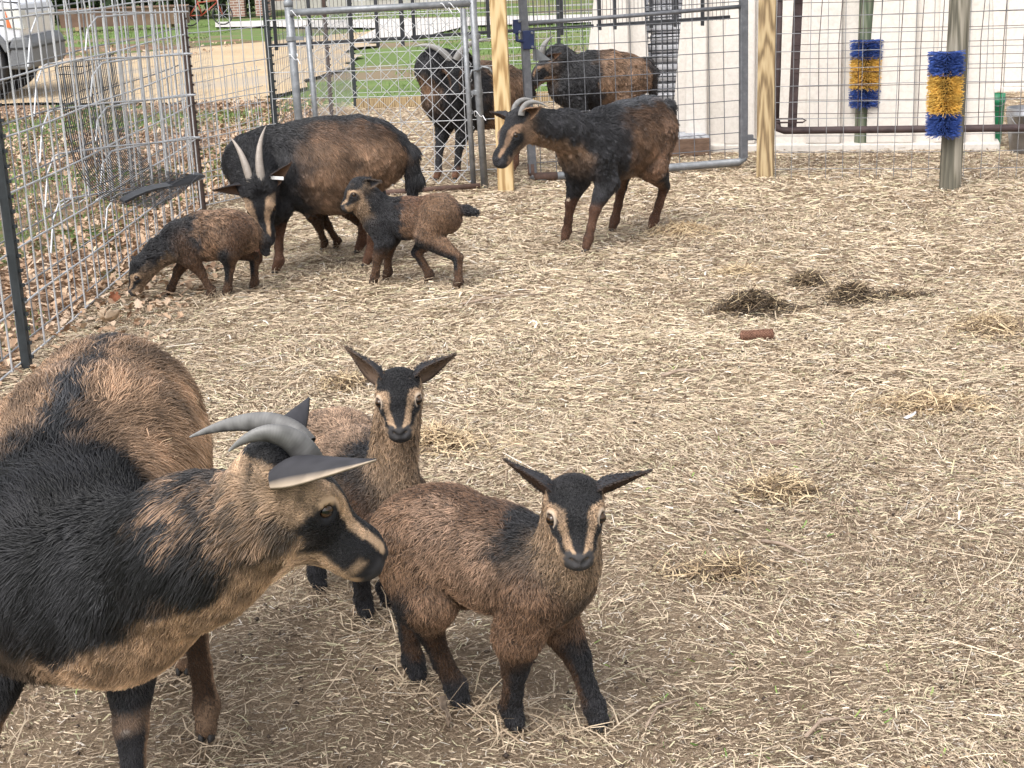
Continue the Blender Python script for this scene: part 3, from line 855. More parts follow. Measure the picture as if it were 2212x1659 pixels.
# ---- neighbouring pen beyond
grid_panel('back_pen_fence', (-1.48, 9.85), (-1.50, 15.3), [.08 + .08 * i for i in range(12)], .10, M_GALVD, 'fine wire fence of the neighbouring pen, running back to the lawn', None, r=.0018, wobble=.006)
grid_panel('back_pen_fence', (-1.50, 15.4), (1.35, 15.6), [.14, .27, .40, .53, .66, .79, .92, 1.05, 1.2], .30, M_GALV, 'pale wire fence between the neighbouring pen and the lawn', None, r=.0034, wobble=.006)
grid_panel('back_pen_fence', (.05, 14.6), (1.2, 14.9), [.05 + .075 * i for i in range(14)], .085, M_GALV, 'dense pale mesh panel seen through the pipe gate', None, r=.0026, wobble=.004)
t_post((-1.62, 14.6), 1.25, M_BROWNPOST, 'brown steel post far back in the neighbouring fence', group='steel fence posts')
t_post((-1.46, 15.4), 1.3, M_GREENPOST, 'dark steel post at the back corner of the neighbouring pen', group='steel fence posts')
t_post((.62, 15.5), 1.3, M_GREENPOST, 'dark steel post in the far fence behind the pipe gate', group='steel fence posts')
mb = MB(); mb.box((0, 0, .05), (2.9, .04, .10)); bd = mb.build('border_board', M_WOODB, None, bevel=.004); bd.location = (0, 15.25, 0)
tag(bd, 'low timber board along the far edge of the neighbouring pen', 'board')

# ------------------------------------------------------------------ walls, building, vehicle, trees beyond the pen
M_WALL = ground_mat('cast_concrete', ((.53, .49, .445), (.62, .58, .535), (.68, .64, .595)), 1.2, 34, .15, .85)
def concrete_block(name, label, A, B, h, th, slope0, slope1, ribs):
    """cast feed-bunk wall: battered ends, raised pilasters, a wide foot"""
    A, B = Vector(A), Vector(B)
    d = (B - A).normalized(); L = (B - A).length
    root = empty(name, A, math.atan2(d.y, d.x), label, 'concrete wall')
    mb = MB()
    V = [(0, 0, 0), (L, 0, 0), (L - slope1 * h, .10, h), (slope0 * h, .10, h)]
    V += [(v[0], v[1] + th * (1 if v[2] == 0 else .6), v[2]) for v in V]
    mb.add(V, [(0, 1, 2, 3), (5, 4, 7, 6), (4, 0, 3, 7), (1, 5, 6, 2), (3, 2, 6, 7), (4, 5, 1, 0)])
    mb.build('slab', M_WALL, root, bevel=.012)
    for (x0, x1) in ribs:
        r = MB(); k = .10 / h
        V = [(x0, -.07, .05), (x1, -.07, .05), (x1 - .01, -.07 + k * (h - .08), h - .08), (x0 + .01, -.07 + k * (h - .08), h - .08)]
        V += [(v[0], v[1] + .10, v[2]) for v in V]
        r.add(V, [(0, 1, 2, 3), (5, 4, 7, 6), (4, 0, 3, 7), (1, 5, 6, 2), (3, 2, 6, 7), (4, 5, 1, 0)])
        r.build('pilaster', M_WALL, root, bevel=.012)
    f = MB(); f.box((L / 2, .06, .02), (L + .05, .30, .06)); f.build('foot', M_WALL, root, bevel=.01)
    return root
concrete_block('concrete_wall', 'long pale cast concrete wall standing right behind the gates', (1.22, 11.02, 0), (3.42, 10.44, 0), 1.75, .28, .085, .06, ((.12, .28), (.40, .62), (.98, 1.22), (1.40, 1.72), (1.86, 2.06)))
concrete_block('concrete_wall', 'tapered mottled concrete wall piece behind the dark goat', (.78, 13.4, 0), (1.35, 13.5, 0), 1.75, .35, .13, .05, ((.18, .36),))
concrete_block('concrete_wall', 'bright concrete wall piece further back between the mottled piece and the netted stack', (1.22, 15.4, 0), (3.4, 15.2, 0), 1.9, .3, .02, .02, ((.5, .9),))
concrete_block('concrete_wall', 'bright concrete wall beyond the buckets at the picture edge', (4.2, 14.6, 0), (8.2, 13.6, 0), 1.9, .3, .02, .02, ((.6, .9), (1.6, 2.0)))

M_WHITEBAG = mat_noise('white_woven_bag', [(0.3, (.45, .46, .50)), (0.7, (.72, .72, .74))], 9, rough=.7, bump=.3)
def netted_stack():
    root = empty('netted_stack', (1.62, 13.9, 0), R(-6), 'stack of flat white sacks wrapped in black netting behind the gate', 'sack stack')
    for i in range(13):
        mb = MB(); mb.box((wob(.015), wob(.015), .06 + i * .085), (.54 + wob(.03), .45, .074)); mb.build('sack', M_WHITEBAG, root, bevel=.03)
    nt_ = MB()
    for i in range(20): wire(nt_, [(-.29, -.25, .04 + i * .057), (0, -.26, .045 + i * .057 + wob(.006)), (.29, -.25, .04 + i * .057)], .006, 4)
    for j in range(13): wire(nt_, [(-.29 + j * .048, -.255, .02), (-.29 + j * .048 + wob(.01), -.262, .6), (-.29 + j * .048, -.255, 1.15)], .006, 4)
    nt_.build('netting', M_BLACKST, root)['kind'] = 'stuff'
    for x in (-.36, -.30):
        mb = MB(); mb.tube([(x, -.2, 0), (x + .01, -.2, 1.10)], .03, 12); mb.build('plastic_pipe', M_WHITEBAG, root, True)
netted_stack()

M_PLAT = mat_noise('worn_board', [(0.3, (.10, .06, .04)), (0.7, (.20, .13, .09))], 12, rough=.85, bump=.3, stretch=(1, 4, 4))
M_SLABTOP = mat_noise('speckled_slab', [(0.35, (.16, .16, .18)), (0.5, (.40, .41, .44)), (0.65, (.55, .56, .58))], 26, rough=.85, bump=.2)
pl = empty('low_platform', (1.28, 10.85, 0), R(4), 'low platform with speckled grey top and brown board front, behind the pipe gate', 'platform')
mb = MB(); mb.box((0, -.17, .06), (.36, .03, .12)); mb.build('front_board', M_PLAT, pl, bevel=.004)
mb = MB(); mb.box((0, .05, .115), (.36, .42, .04)); mb.build('top_slab', M_SLABTOP, pl, bevel=.006)
mb = MB(); mb.box((0, .05, .05), (.30, .36, .09)); mb.build('core', M_PLAT, pl)

M_GREENPL = mat_plain('green_plastic', (.02, .22, .10), .35, var=.2, scale=5)
M_STEELB = mat_noise('bucket_steel', [(0.3, (.20, .20, .21)), (0.7, (.42, .42, .43))], 5, rough=.35, metal=.8)
def bucket(loc, r0, r1, h, mat, label, handle=True):
    root = empty('bucket', (loc[0], loc[1], 0), 0, label, 'bucket')
    mb = MB()
    mb.lathe([(r0 * .96, .0), (r0, .01), (r1 * .985, h * .82), (r1 * 1.03, h * .83), (r1 * 1.03, h * .88), (r1, h * .89), (r1 * 1.02, h), (r1 * .97, h), (r1 * .93, h * .5), (r0 * .9, .02)], (0, 0, 0), 28)
    mb.build('shell', mat, root, True)
    if handle:
        a = [Vector((r1 * 1.02 * math.cos(t), -.25 * r1 - r1 * .75 * math.sin(t), h * .93 - .9 * r1 * math.sin(t))) for t in np.linspace(0, math.pi, 14)]
        mb = MB(); mb.tube(a, .003, 6); mb.build('bail_handle', M_GALVD, root, True)
bucket((3.47, 10.64), .05, .064, .36, M_GREENPL, 'tall green plastic bucket beside the end of the concrete wall')
bucket((3.585, 10.22), .135, .165, .30, M_STEELB, 'dented steel bucket standing in front of the green bucket')

# ---- parked silver vehicle outside on the drive, front end to the right
M_SILVER = mat_noise('silver_paint', [(0.3, (.60, .61, .66)), (0.7, (.68, .69, .74))], 3, rough=.28, metal=.2)
M_GREYPL = mat_noise('grey_bumper_plastic', [(0.3, (.105, .11, .12)), (0.7, (.15, .155, .165))], 40, rough=.6)
M_DARKPL = mat_plain('dark_plastic', (.012, .012, .014), .6)
M_GLASSD = mat_plain('dark_window_glass', (.02, .025, .03), .08, var=.05)
M_LAMPW = mat_noise('headlamp_lens', [(0.3, (.50, .51, .48)), (0.7, (.72, .72, .68))], 12, rough=.15)
M_LAMPO = mat_plain('amber_lens', (.62, .16, .055), .2)
M_TYRE = mat_plain('tyre_rubber', (.03, .03, .033), .8)
M_RIM = mat_plain('alloy_rim', (.48, .48, .49), .3, metal=.7)
def car():
    # local: x forward (bumper at +0.92 from the front axle), y to the left, origin under the front axle on the near side
    root = empty('parked_car', (-6.20, 18.05, 0), R(4), 'silver off-roader parked on the gravel drive, only its front corner in view', 'car')
    W = 1.85
    def ext(name, prof, y0, y1, mat, bev=.03, parent=None):
        prof = [(p[0] * (.76 if p[0] > .5 else 1) + (.12 if p[0] > .5 else 0) * 0, p[1]) for p in prof]
        mb = MB(); n = len(prof)
        mb.add([(p[0], y0, p[1]) for p in prof] + [(p[0], y1, p[1]) for p in prof], [tuple(range(n)), tuple(range(2 * n - 1, n - 1, -1))] + [(i, i + n, (i + 1) % n + n, (i + 1) % n) for i in range(n)])
        return mb.build(name, mat, parent or root, bevel=bev)
    arch = [(.46 * math.cos(a), .38 + .48 * math.sin(a)) for a in np.linspace(math.pi, 0, 13)]
    arch2 = [(-2.75 + .50 * math.cos(a), .38 + .50 * math.sin(a)) for a in np.linspace(math.pi, 0, 13)]
    low = [(-3.6, .45)] + [p for p in arch2 if p[1] > .45] + [p for p in arch if p[1] > .45] + [(.58, .66), (.80, .70)]
    body = low + [(.84, .98), (.80, 1.10), (.55, 1.17), (-.55, 1.24), (-3.62, 1.24), (-3.68, .95)]
    ext('body', body, 0, W, M_SILVER, .05)
    ext('cabin', [(-.55, 1.23), (-1.25, 1.74), (-3.3, 1.76), (-3.6, 1.23)], .10, W - .10, M_GLASSD, .05)
    ext('roof', [(-1.15, 1.73), (-1.3, 1.80), (-3.3, 1.81), (-3.35, 1.74)], .08, W - .08, M_SILVER, .03)
    ext('bumper', [(.42, .35), (.46, .62), (.66, .72), (.87, .72), (.94, .64), (.95, .42), (.88, .34)], -.02, W + .02, M_GREYPL, .03)
    ext('bumper_gap', [(.60, .575), (.60, .60), (.955, .60), (.955, .575)], -.026, W + .026, M_DARKPL, .0)
    fl = [(.499 * math.cos(a), .38 + .56 * math.sin(a)) for a in np.linspace(math.pi * .98, .35, 12)] + [(.44 * math.cos(a), .38 + .47 * math.sin(a)) for a in np.linspace(.35, math.pi * .98, 12)]
    ext('fender_flare', fl, -.045, .02, M_GREYPL, .012)
    ext('wheel_well', [(.44 * math.cos(a), .38 + .46 * math.sin(a)) for a in np.linspace(0, 6.283, 20)[:-1]], .26, .30, M_DARKPL, 0)
    lamp = ext('headlight', [(.44, 1.04), (.60, .82), (.86, .80), (.84, 1.03), (.60, 1.08)], -.014, .22, M_LAMPW, .012)
    ext('indicator', [(.46, 1.03), (.605, .835), (.675, .825), (.60, 1.05)], -.022, .0, M_LAMPO, .006, lamp)
    ext('trim_line', [(.42, .845), (.42, .860), (-.5, .965), (-.5, .95)], -.004, .01, M_DARKPL, 0)
    ext('bonnet_edge', [(.85, 1.10), (.80, 1.115), (-.5, 1.225), (-.5, 1.212)], -.003, .02, M_DARKPL, 0)
    for x in (0, -2.75):
        for y, s in ((.0, -1), (W - .24, 1)):
            w_ = empty('wheel', (x, y + .12, .38)); w_.parent = root
            mb = MB(); mb.lathe([(.25, -.10), (.34, -.12), (.375, -.09), (.385, 0), (.375, .09), (.34, .12), (.25, .10)], (0, 0, 0), 32, 'y'); mb.build('tyre', M_TYRE, w_, True)
            mb = MB(); mb.lathe([(.06, s * .085), (.10, s * .10), (.21, s * .07), (.25, s * .11), (.26, s * .09), (.26, -s * .05)], (0, 0, 0), 24, 'y')
            for k in range(6):
                a = k * math.pi / 3
                mb.beam((.05 * math.cos(a), s * .095, .05 * math.sin(a)), (.25 * math.cos(a), s * .10, .25 * math.sin(a)), .05, .02, up=(0, 1, 0))
            mb.build('rim', M_RIM, w_, True)
car()

# ---- rusty feed trough on the lawn edge
M_TROUGH = mat_noise('rusted_sheet', [(0.25, (.10, .06, .045)), (0.55, (.19, .12, .085)), (0.8, (.30, .215, .15))], 2.2, rough=.85, bump=.3)
def trough():
    c = on_z(272, 62)
    root = empty('feed_trough', (c[0], c[1], 0), R(-3), 'long rusty brown feed trough at the edge of the woods', 'trough')
    mb = MB(); L, h = 1.62, .52
    prof = [(-.32, h), (-.20, .08), (.20, .08), (.32, h), (.28, h), (.17, .12), (-.17, .12), (-.28, h)]
    n = len(prof)
    mb.add([(-L, p[0], p[1]) for p in prof] + [(L, p[0], p[1]) for p in prof], [tuple(range(n - 1, -1, -1)), tuple(range(n, 2 * n))] + [(i, (i + 1) % n, (i + 1) % n + n, i + n) for i in range(n)])
    mb.build('pan', M_TROUGH, root)
    for x in (-L - .01, L + .01):
        e = MB(); e.add([(x, -.32, h), (x, -.20, .08), (x, .20, .08), (x, .32, h), (x * .985, -.32, h), (x * .985, -.20, .08), (x * .985, .20, .08), (x * .985, .32, h)], [(0, 1, 2, 3), (7, 6, 5, 4), (0, 4, 5, 1), (1, 5, 6, 2), (2, 6, 7, 3), (3, 7, 4, 0)]); e.build('end_plate', M_TROUGH, root)
    for y in (-.33, .33):
        e = MB(); e.beam((-L, y, h + .01), (L, y, h + .01), .05, .04); e.build('rim_rail', M_TROUGH, root, bevel=.008)
    for x in (-1.2, 1.2):
        e = MB(); e.box((x, 0, .045), (.10, .50, .09)); e.build('skid', M_WOODB, root)
trough()

# ---- red bicycle by the path
M_REDP = mat_plain('red_paint', (.30, .055, .03), .4)
def bicycle():
    c = on_z(447, 55)
    root = empty('bicycle', (c[0], c[1], 0), R(8), 'small red bicycle standing beside the pale path', 'bicycle')
    for x in (-.42, .42):
        w_ = empty('wheel', (x, 0, .26)); w_.parent = root
        mb = MB(); mb.tube([(.25 * math.cos(a), 0, .25 * math.sin(a)) for a in np.linspace(0, 2 * math.pi, 25)], .02, 6, False); mb.build('tyre', M_TYRE, w_, True)
        mb = MB()
        for k in range(8): mb.tube([(0, 0, 0), (.25 * math.cos(k * .785), 0, .25 * math.sin(k * .785))], .004, 4)
        mb.build('spokes', M_GALV, w_)['kind'] = 'stuff'
    mb = MB()
    for a, b in (((-.42, 0, .26), (-.1, 0, .26)), ((-.42, 0, .26), (-.18, 0, .58)), ((-.1, 0, .26), (-.2, 0, .66)), ((-.18, 0, .58), (.28, 0, .62)), ((-.1, 0, .26), (.29, 0, .56)), ((.26, 0, .75), (.42, 0, .26))): mb.tube([a, b], .018, 7)
    mb.build('frame', M_REDP, root, True)
    mb = MB(); mb.tube([(.2, -.22, .78), (.25, 0, .80), (.2, .22, .78)], .014, 6); mb.build('handlebar', M_GALVD, root, True)
    mb = MB(); mb.box((-.21, 0, .69), (.22, .11, .05)); mb.build('saddle', M_RUBBER, root, bevel=.02)
bicycle()

# ---- brick house behind the lawn
def brick_mat():
    m, nt, b = new_mat('brick')
    tc = N(nt, 'ShaderNodeTexCoord'); mp = N(nt, 'ShaderNodeMapping'); mp.inputs['Rotation'].default_value = (R(90), 0, 0)
    nt.links.new(tc.outputs['Object'], mp.inputs[0])
    br = N(nt, 'ShaderNodeTexBrick', Scale=1.0)
    br.inputs['Color1'].default_value = (.20, .10, .075, 1); br.inputs['Color2'].default_value = (.30, .17, .13, 1); br.inputs['Mortar'].default_value = (.42, .38, .34, 1)
    br.inputs['Brick Width'].default_value = .22; br.inputs['Row Height'].default_value = .075; br.inputs['Mortar Size'].default_value = .012
    nt.links.new(mp.outputs[0], br.inputs['Vector']); nt.links.new(br.outputs[0], b.inputs['Base Color'])
    b.inputs['Roughness'].default_value = .85
    return m
M_BRICK = brick_mat()
M_TRIM = mat_plain('white_trim', (.72, .72, .72), .5)
M_ROOF = mat_noise('grey_shingle', [(0.3, (.06, .06, .065)), (0.7, (.12, .12, .125))], 12, rough=.9)
def house():
    root = empty('brick_house', (-3.2, 54, 0), R(2), 'red brick house with white trim beyond the lawn', 'house')
    mb = MB(); mb.box((2.5, 4.3, 1.4), (15, 8, 2.8)); mb.build('wall', M_BRICK, root)
    mb = MB(); mb.add([(-5.6, -.3, 2.75), (10.6, -.3, 2.75), (10.6, 8.9, 2.75), (-5.6, 8.9, 2.75), (-5.6, 4.3, 5.2), (10.6, 4.3, 5.2)], [(0, 1, 5, 4), (2, 3, 4, 5), (1, 2, 5), (3, 0, 4), (3, 2, 1, 0)]); mb.build('roof', M_ROOF, root)
    for x, wd, z0, z1 in ((-3.6, 1.3, .65, 2.1), (-.3, 1.9, .4, 2.15), (3.2, 1.1, .7, 2.1), (6.5, 1.4, .7, 2.1)):
        w_ = MB(); w_.box((x, .28, (z0 + z1) / 2), (wd, .06, z1 - z0)); wo = w_.build('window', M_TRIM, root, bevel=.01)
        for k in (-1, 1):
            p = MB(); p.box((x + k * wd * .24, .235, (z0 + z1) / 2), (wd * .40, .03, (z1 - z0) * .84)); p.build('pane', M_GLASSD, wo)
        s = MB(); s.box((x, .22, z0 - .05), (wd + .2, .2, .08)); s.build('sill', M_TRIM, wo)
    d = MB(); d.box((1.4, .27, 1.05), (1.0, .06, 2.1)); do = d.build('door', M_TRIM, root)
    h = MB(); h.lathe([(.03, 0), (.03, .05)], (0, 0, 0), 8, 'y'); ho = h.build('handle', M_GALV, do); ho.location = (1.75, .2, 1.0)
    st = MB(); st.box((1.4, -.3, .15), (1.8, 1.1, .30)); st.build('step', M_CONC, root)
    for x in (-4.85, -4.1):
        pz = MB(); pz.box((x, -7.3, 1.2), (.42, .42, 2.4)); pz.build('brick_pier', M_BRICK, root)
    fnd = MB(); fnd.box((2.5, 4.3, .1), (15.1, 8.1, .3)); fnd.build('foundation', M_CONC, root)
house()

# ---- trees and shrubs of the wood behind the lawn
M_BARK = mat_noise('bark', [(0.3, (.03, .024, .019)), (0.7, (.09, .072, .055))], 14, rough=.9, bump=.6, stretch=(1, 1, .2))
def shrub(loc, rx, h, label, c0, c1, n, seed, name='evergreen_tree', cat='tree', leaf=.16):
    rng = np.random.default_rng(seed)
    root = empty(name, (loc[0], loc[1], 0), 0, label, cat, 'woods behind the lawn')
    mb = MB()
    mb.tube([(0, 0, -.1), (.05, .02, h * .4), (.0, .0, h * .85)], [.13, .10, .03], 8)
    for k in range(7):
        a = k * 2.4; z = h * (.15 + .09 * k)
        mb.tube([(0, 0, z), (rx * .4 * math.cos(a), rx * .4 * math.sin(a), z + .3), (rx * .75 * math.cos(a), rx * .75 * math.sin(a), z + .45)], [.05, .035, .012], 6)
    mb.build('trunk', M_BARK, root, True)
    m = 34
    cc = rng.normal(0, 1, (m, 3)); cc = cc / np.linalg.norm(cc, axis=1, keepdims=True) * rng.random((m, 1)) ** .4
    cc = cc * np.array([rx * .8, rx * .8, h * .46]) + np.array([0, 0, h * .5])
    i = rng.integers(0, m, n)
    p = cc[i] + rng.normal(0, 1, (n, 3)) * np.array([rx * .2, rx * .2, h * .09])
    p[:, 2] = np.maximum(p[:, 2], .1)
    s = leaf * rng.uniform(.5, 1.2, (n, 1))
    u = unit(rng.normal(0, 1, (n, 3))); v = unit(np.cross(u, rng.normal(0, 1, (n, 3))))
    P = np.stack([p - u * s, p + v * s * .45, p + u * s, p - v * s * .45], 1).reshape(-1, 3)
    me = fast_mesh('crown', P, quads=np.arange(n * 4).reshape(-1, 4), smooth=False)
    c = mixc(c0, c1, rng.random(n)) * (.7 + .6 * rng.random(m)[i])[:, None]
    set_col(me, np.repeat(c, 4, 0))
    link('crown', me, root, M_LEAF)
G0, G1 = V3((.018, .035, .014)), V3((.055, .085, .03))
_lab = ['dark evergreen at the left end of the wood, above the car', 'dark evergreen behind the left end of the trough', 'evergreen behind the middle of the trough', 'evergreen behind the right end of the trough',
        'evergreen behind the bicycle', 'tall evergreen between bicycle and brick house', 'evergreen beside the brick pier', 'dark tree far behind the trough']
for k, (vx, Y) in enumerate(((150, 47), (205, 48), (270, 47), (345, 48), (410, 47.5), (480, 48), (525, 49), (310, 53))):
    c = on_y(vx, 20, Y)
    shrub((c[0], Y), 1.35 + .3 * (k % 3), 4.2 + .5 * (k % 4), _lab[k], G0, G1, 3600, 300 + k)

# ------------------------------------------------------------------ goats: one continuous body from blended volumes, fur as hair
TAN = V3((.52, .36, .235)); PALE = V3((.62, .50, .39)); BROWN = V3((.28, .172, .108)); DKBR = V3((.105, .06, .037))
RUST = V3((.150, .078, .050)); BLACK = V3((.0165, .0162, .0182)); GREYB = V3((.10, .102, .112)); GINGER = V3((.35, .225, .145))
M_SKIN = mat_attr('goat_skin', 0.75, 0.15)
M_FUR = mat_attr('goat_fur', 0.42, 0.4)
M_HORN = mat_attr('goat_horn', 0.5, 0.4)
M_EAR = mat_attr('goat_ear', 0.75, 0.15)
M_HOOF = mat_noise('hoof_horn', [(0.3, (.012, .011, .011)), (0.7, (.045, .04, .036))], 60, rough=0.55)
def _eye_mat():
    m, nt, b = new_mat('goat_eye')
    tc = N(nt, 'ShaderNodeTexCoord')
    sp = N(nt, 'ShaderNodeSeparateXYZ')
    nt.links.new(tc.outputs['Object'], sp.inputs[0])
    ax = N(nt, 'ShaderNodeMath', operation='ABSOLUTE'); nt.links.new(sp.outputs['Z'], ax.inputs[0])
    lt = N(nt, 'ShaderNodeMath', operation='LESS_THAN'); lt.inputs[1].default_value = 0.22
    nt.links.new(ax.outputs[0], lt.inputs[0])
    mx = N(nt, 'ShaderNodeMix', data_type='RGBA')
    mx.inputs['A'].default_value = (.045, .024, .011, 1)
    mx.inputs['B'].default_value = (.004, .004, .005, 1)
    nt.links.new(lt.outputs[0], mx.inputs['Factor'])
    nt.links.new(mx.outputs['Result'], b.inputs['Base Color'])
    b.inputs['Roughness'].default_value = 0.08
    return m
M_EYE = _eye_mat()

class Prim:
    __slots__ = ('g', 'a', 'b', 'ra', 'rb', 'lat', 's', 'k', 'sub')
    def __init__(p, g, a, b, ra, rb, k=0.03, lat=None, s=1.0, sub=False):
        p.g, p.a, p.b, p.ra, p.rb, p.k, p.s, p.sub = g, V3(a), V3(b), ra, rb, k, s, sub
        p.lat = None if lat is None else unit(V3(lat))
    def coords(p, P):
        q = P - p.a
        ab = p.b - p.a
        if p.lat is not None and p.s != 1.0:
            l = p.lat
            q = q + l * ((q @ l) * (1 / p.s - 1))[..., None]
        L2 = max(float(ab @ ab), 1e-9)
        t = np.clip((q @ ab) / L2, 0, 1)
        d = np.linalg.norm(q - t[..., None] * ab, axis=-1) - (p.ra + (p.rb - p.ra) * t)
        return d * min(1.0, p.s), t
def sdf_mesh(prims, vox):
    lo = np.min([np.minimum(p.a, p.b) - max(p.ra, p.rb) * max(1, p.s) for p in prims if not p.sub], 0) - 4 * vox
    hi = np.max([np.maximum(p.a, p.b) + max(p.ra, p.rb) * max(1, p.s) for p in prims if not p.sub], 0) + 4 * vox
    n = np.ceil((hi - lo) / vox).astype(int) + 1
    D = np.full(n, 0.2, np.float32)
    for p in prims:
        m = max(p.ra, p.rb) * max(1, p.s) + p.k + 4 * vox
        i0 = np.maximum(((np.minimum(p.a, p.b) - m - lo) / vox).astype(int), 0)
        i1 = np.minimum(((np.maximum(p.a, p.b) + m - lo) / vox).astype(int) + 2, n)
        ax = [lo[k] + vox * np.arange(i0[k], i1[k]) for k in range(3)]
        P = np.stack(np.meshgrid(*ax, indexing='ij'), -1)
        d, _ = p.coords(P)
        sl = tuple(slice(i0[k], i1[k]) for k in range(3))
        o = D[sl]
        if p.sub:
            h = np.clip(.5 - .5 * (o + d) / p.k, 0, 1)
            D[sl] = o * (1 - h) - d * h + p.k * h * (1 - h)
        else:
            h = np.clip(.5 + .5 * (d - o) / p.k, 0, 1)
            D[sl] = d * (1 - h) + o * h - p.k * h * (1 - h)
    g = vdb.FloatGrid(0.2)
    g.copyFromArray(np.ascontiguousarray(D.astype(np.float64)))
    co, q = g.convertToQuads(0.0)
    co = co * vox + lo
    v = co[q]
    vol = np.einsum('ij,ij->', v[:, 0], np.cross(v[:, 1], v[:, 2])) + np.einsum('ij,ij->', v[:, 0], np.cross(v[:, 2], v[:, 3]))
    if vol < 0: q = q[:, ::-1]
    return co, q

def fur_curves(name, parent, roots, nrm, flow, length, col, rad, lift=0.45, clump=0.0, cell=0.02, curl=0.25, grav=0.25, seed=1, tipcol=1.12, wave=0.0, rootc=.7, cvar=.28, svar=.25, grizzle=0.0):
    """hair strands on given roots; clumped into locks by a warped cell grid"""
    rng = np.random.default_rng(seed)
    n = len(roots)
    L = (length * rng.uniform(.65, 1.2, n))[:, None]
    d = unit(flow + rng.normal(0, curl, (n, 3)))
    d = unit(d - nrm * np.sum(d * nrm, 1, keepdims=True))
    up = nrm * (lift * rng.uniform(.6, 1.3, n))[:, None]
    g = np.array([0, 0, -grav])
    p0 = roots - nrm * 0.002
    p1 = roots + L * .34 * unit(d * .8 + up * 1.25)
    p2 = p1 + L * .33 * unit(d + up * .6 + g * .6)
    p3 = p2 + L * .33 * unit(d + up * .15 + g)
    shade = rng.uniform(1 - svar, 1 + svar, n) * np.where(rng.random(n) < grizzle, .35, 1.0)
    if clump > 0:
        wp = roots + (np.stack([vnoise(roots, 1 / cell / 3, seed + k) for k in range(3)], 1) - .5) * cell * 2.2
        key = np.floor(wp / cell).astype(np.int64)
        key = ((key[:, 0] + 4096) * 8192 + key[:, 1] + 4096) * 8192 + key[:, 2] + 4096
        _, inv = np.unique(key, return_inverse=True)
        m = inv.max() + 1
        cnt = np.bincount(inv, minlength=m)[:, None]
        cen = np.stack([np.bincount(inv, p3[:, k], m) for k in range(3)], 1) / cnt
        cen = cen + (rng.normal(0, 1, (m, 3)) * wave)
        c2 = np.stack([np.bincount(inv, p2[:, k], m) for k in range(3)], 1) / cnt
        ck = (clump * sstep(.012, .035, length))[:, None]
        p3 = p3 + (cen[inv] - p3) * ck
        p2 = p2 + (c2[inv] - p2) * ck * .6
        shade = shade * rng.uniform(1 - cvar, 1 + cvar, m)[inv]
    pts = np.stack([p0, p1, p2, p3], 1)
    cu = bpy.data.hair_curves.new(name)
    cu.add_curves([4] * n)
    cu.attributes['position'].data.foreach_set('vector', pts.astype(np.float32).ravel())
    ra = cu.attributes.new('radius', 'FLOAT', 'POINT')
    rr = (rad * rng.uniform(.7, 1.3, n))[:, None] * np.array([1.0, 1.0, .75, .2])[None]
    ra.data.foreach_set('value', rr.astype(np.float32).ravel())
    ca = cu.attributes.new('Col', 'FLOAT_COLOR', 'POINT')
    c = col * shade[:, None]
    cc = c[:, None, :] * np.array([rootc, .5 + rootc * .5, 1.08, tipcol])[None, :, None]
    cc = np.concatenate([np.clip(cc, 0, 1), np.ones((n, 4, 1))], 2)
    ca.data.foreach_set('color', cc.astype(np.float32).ravel())
    cu.materials.append(M_FUR)
    o = link(name, cu, parent)
    o['kind'] = 'stuff'
    return o

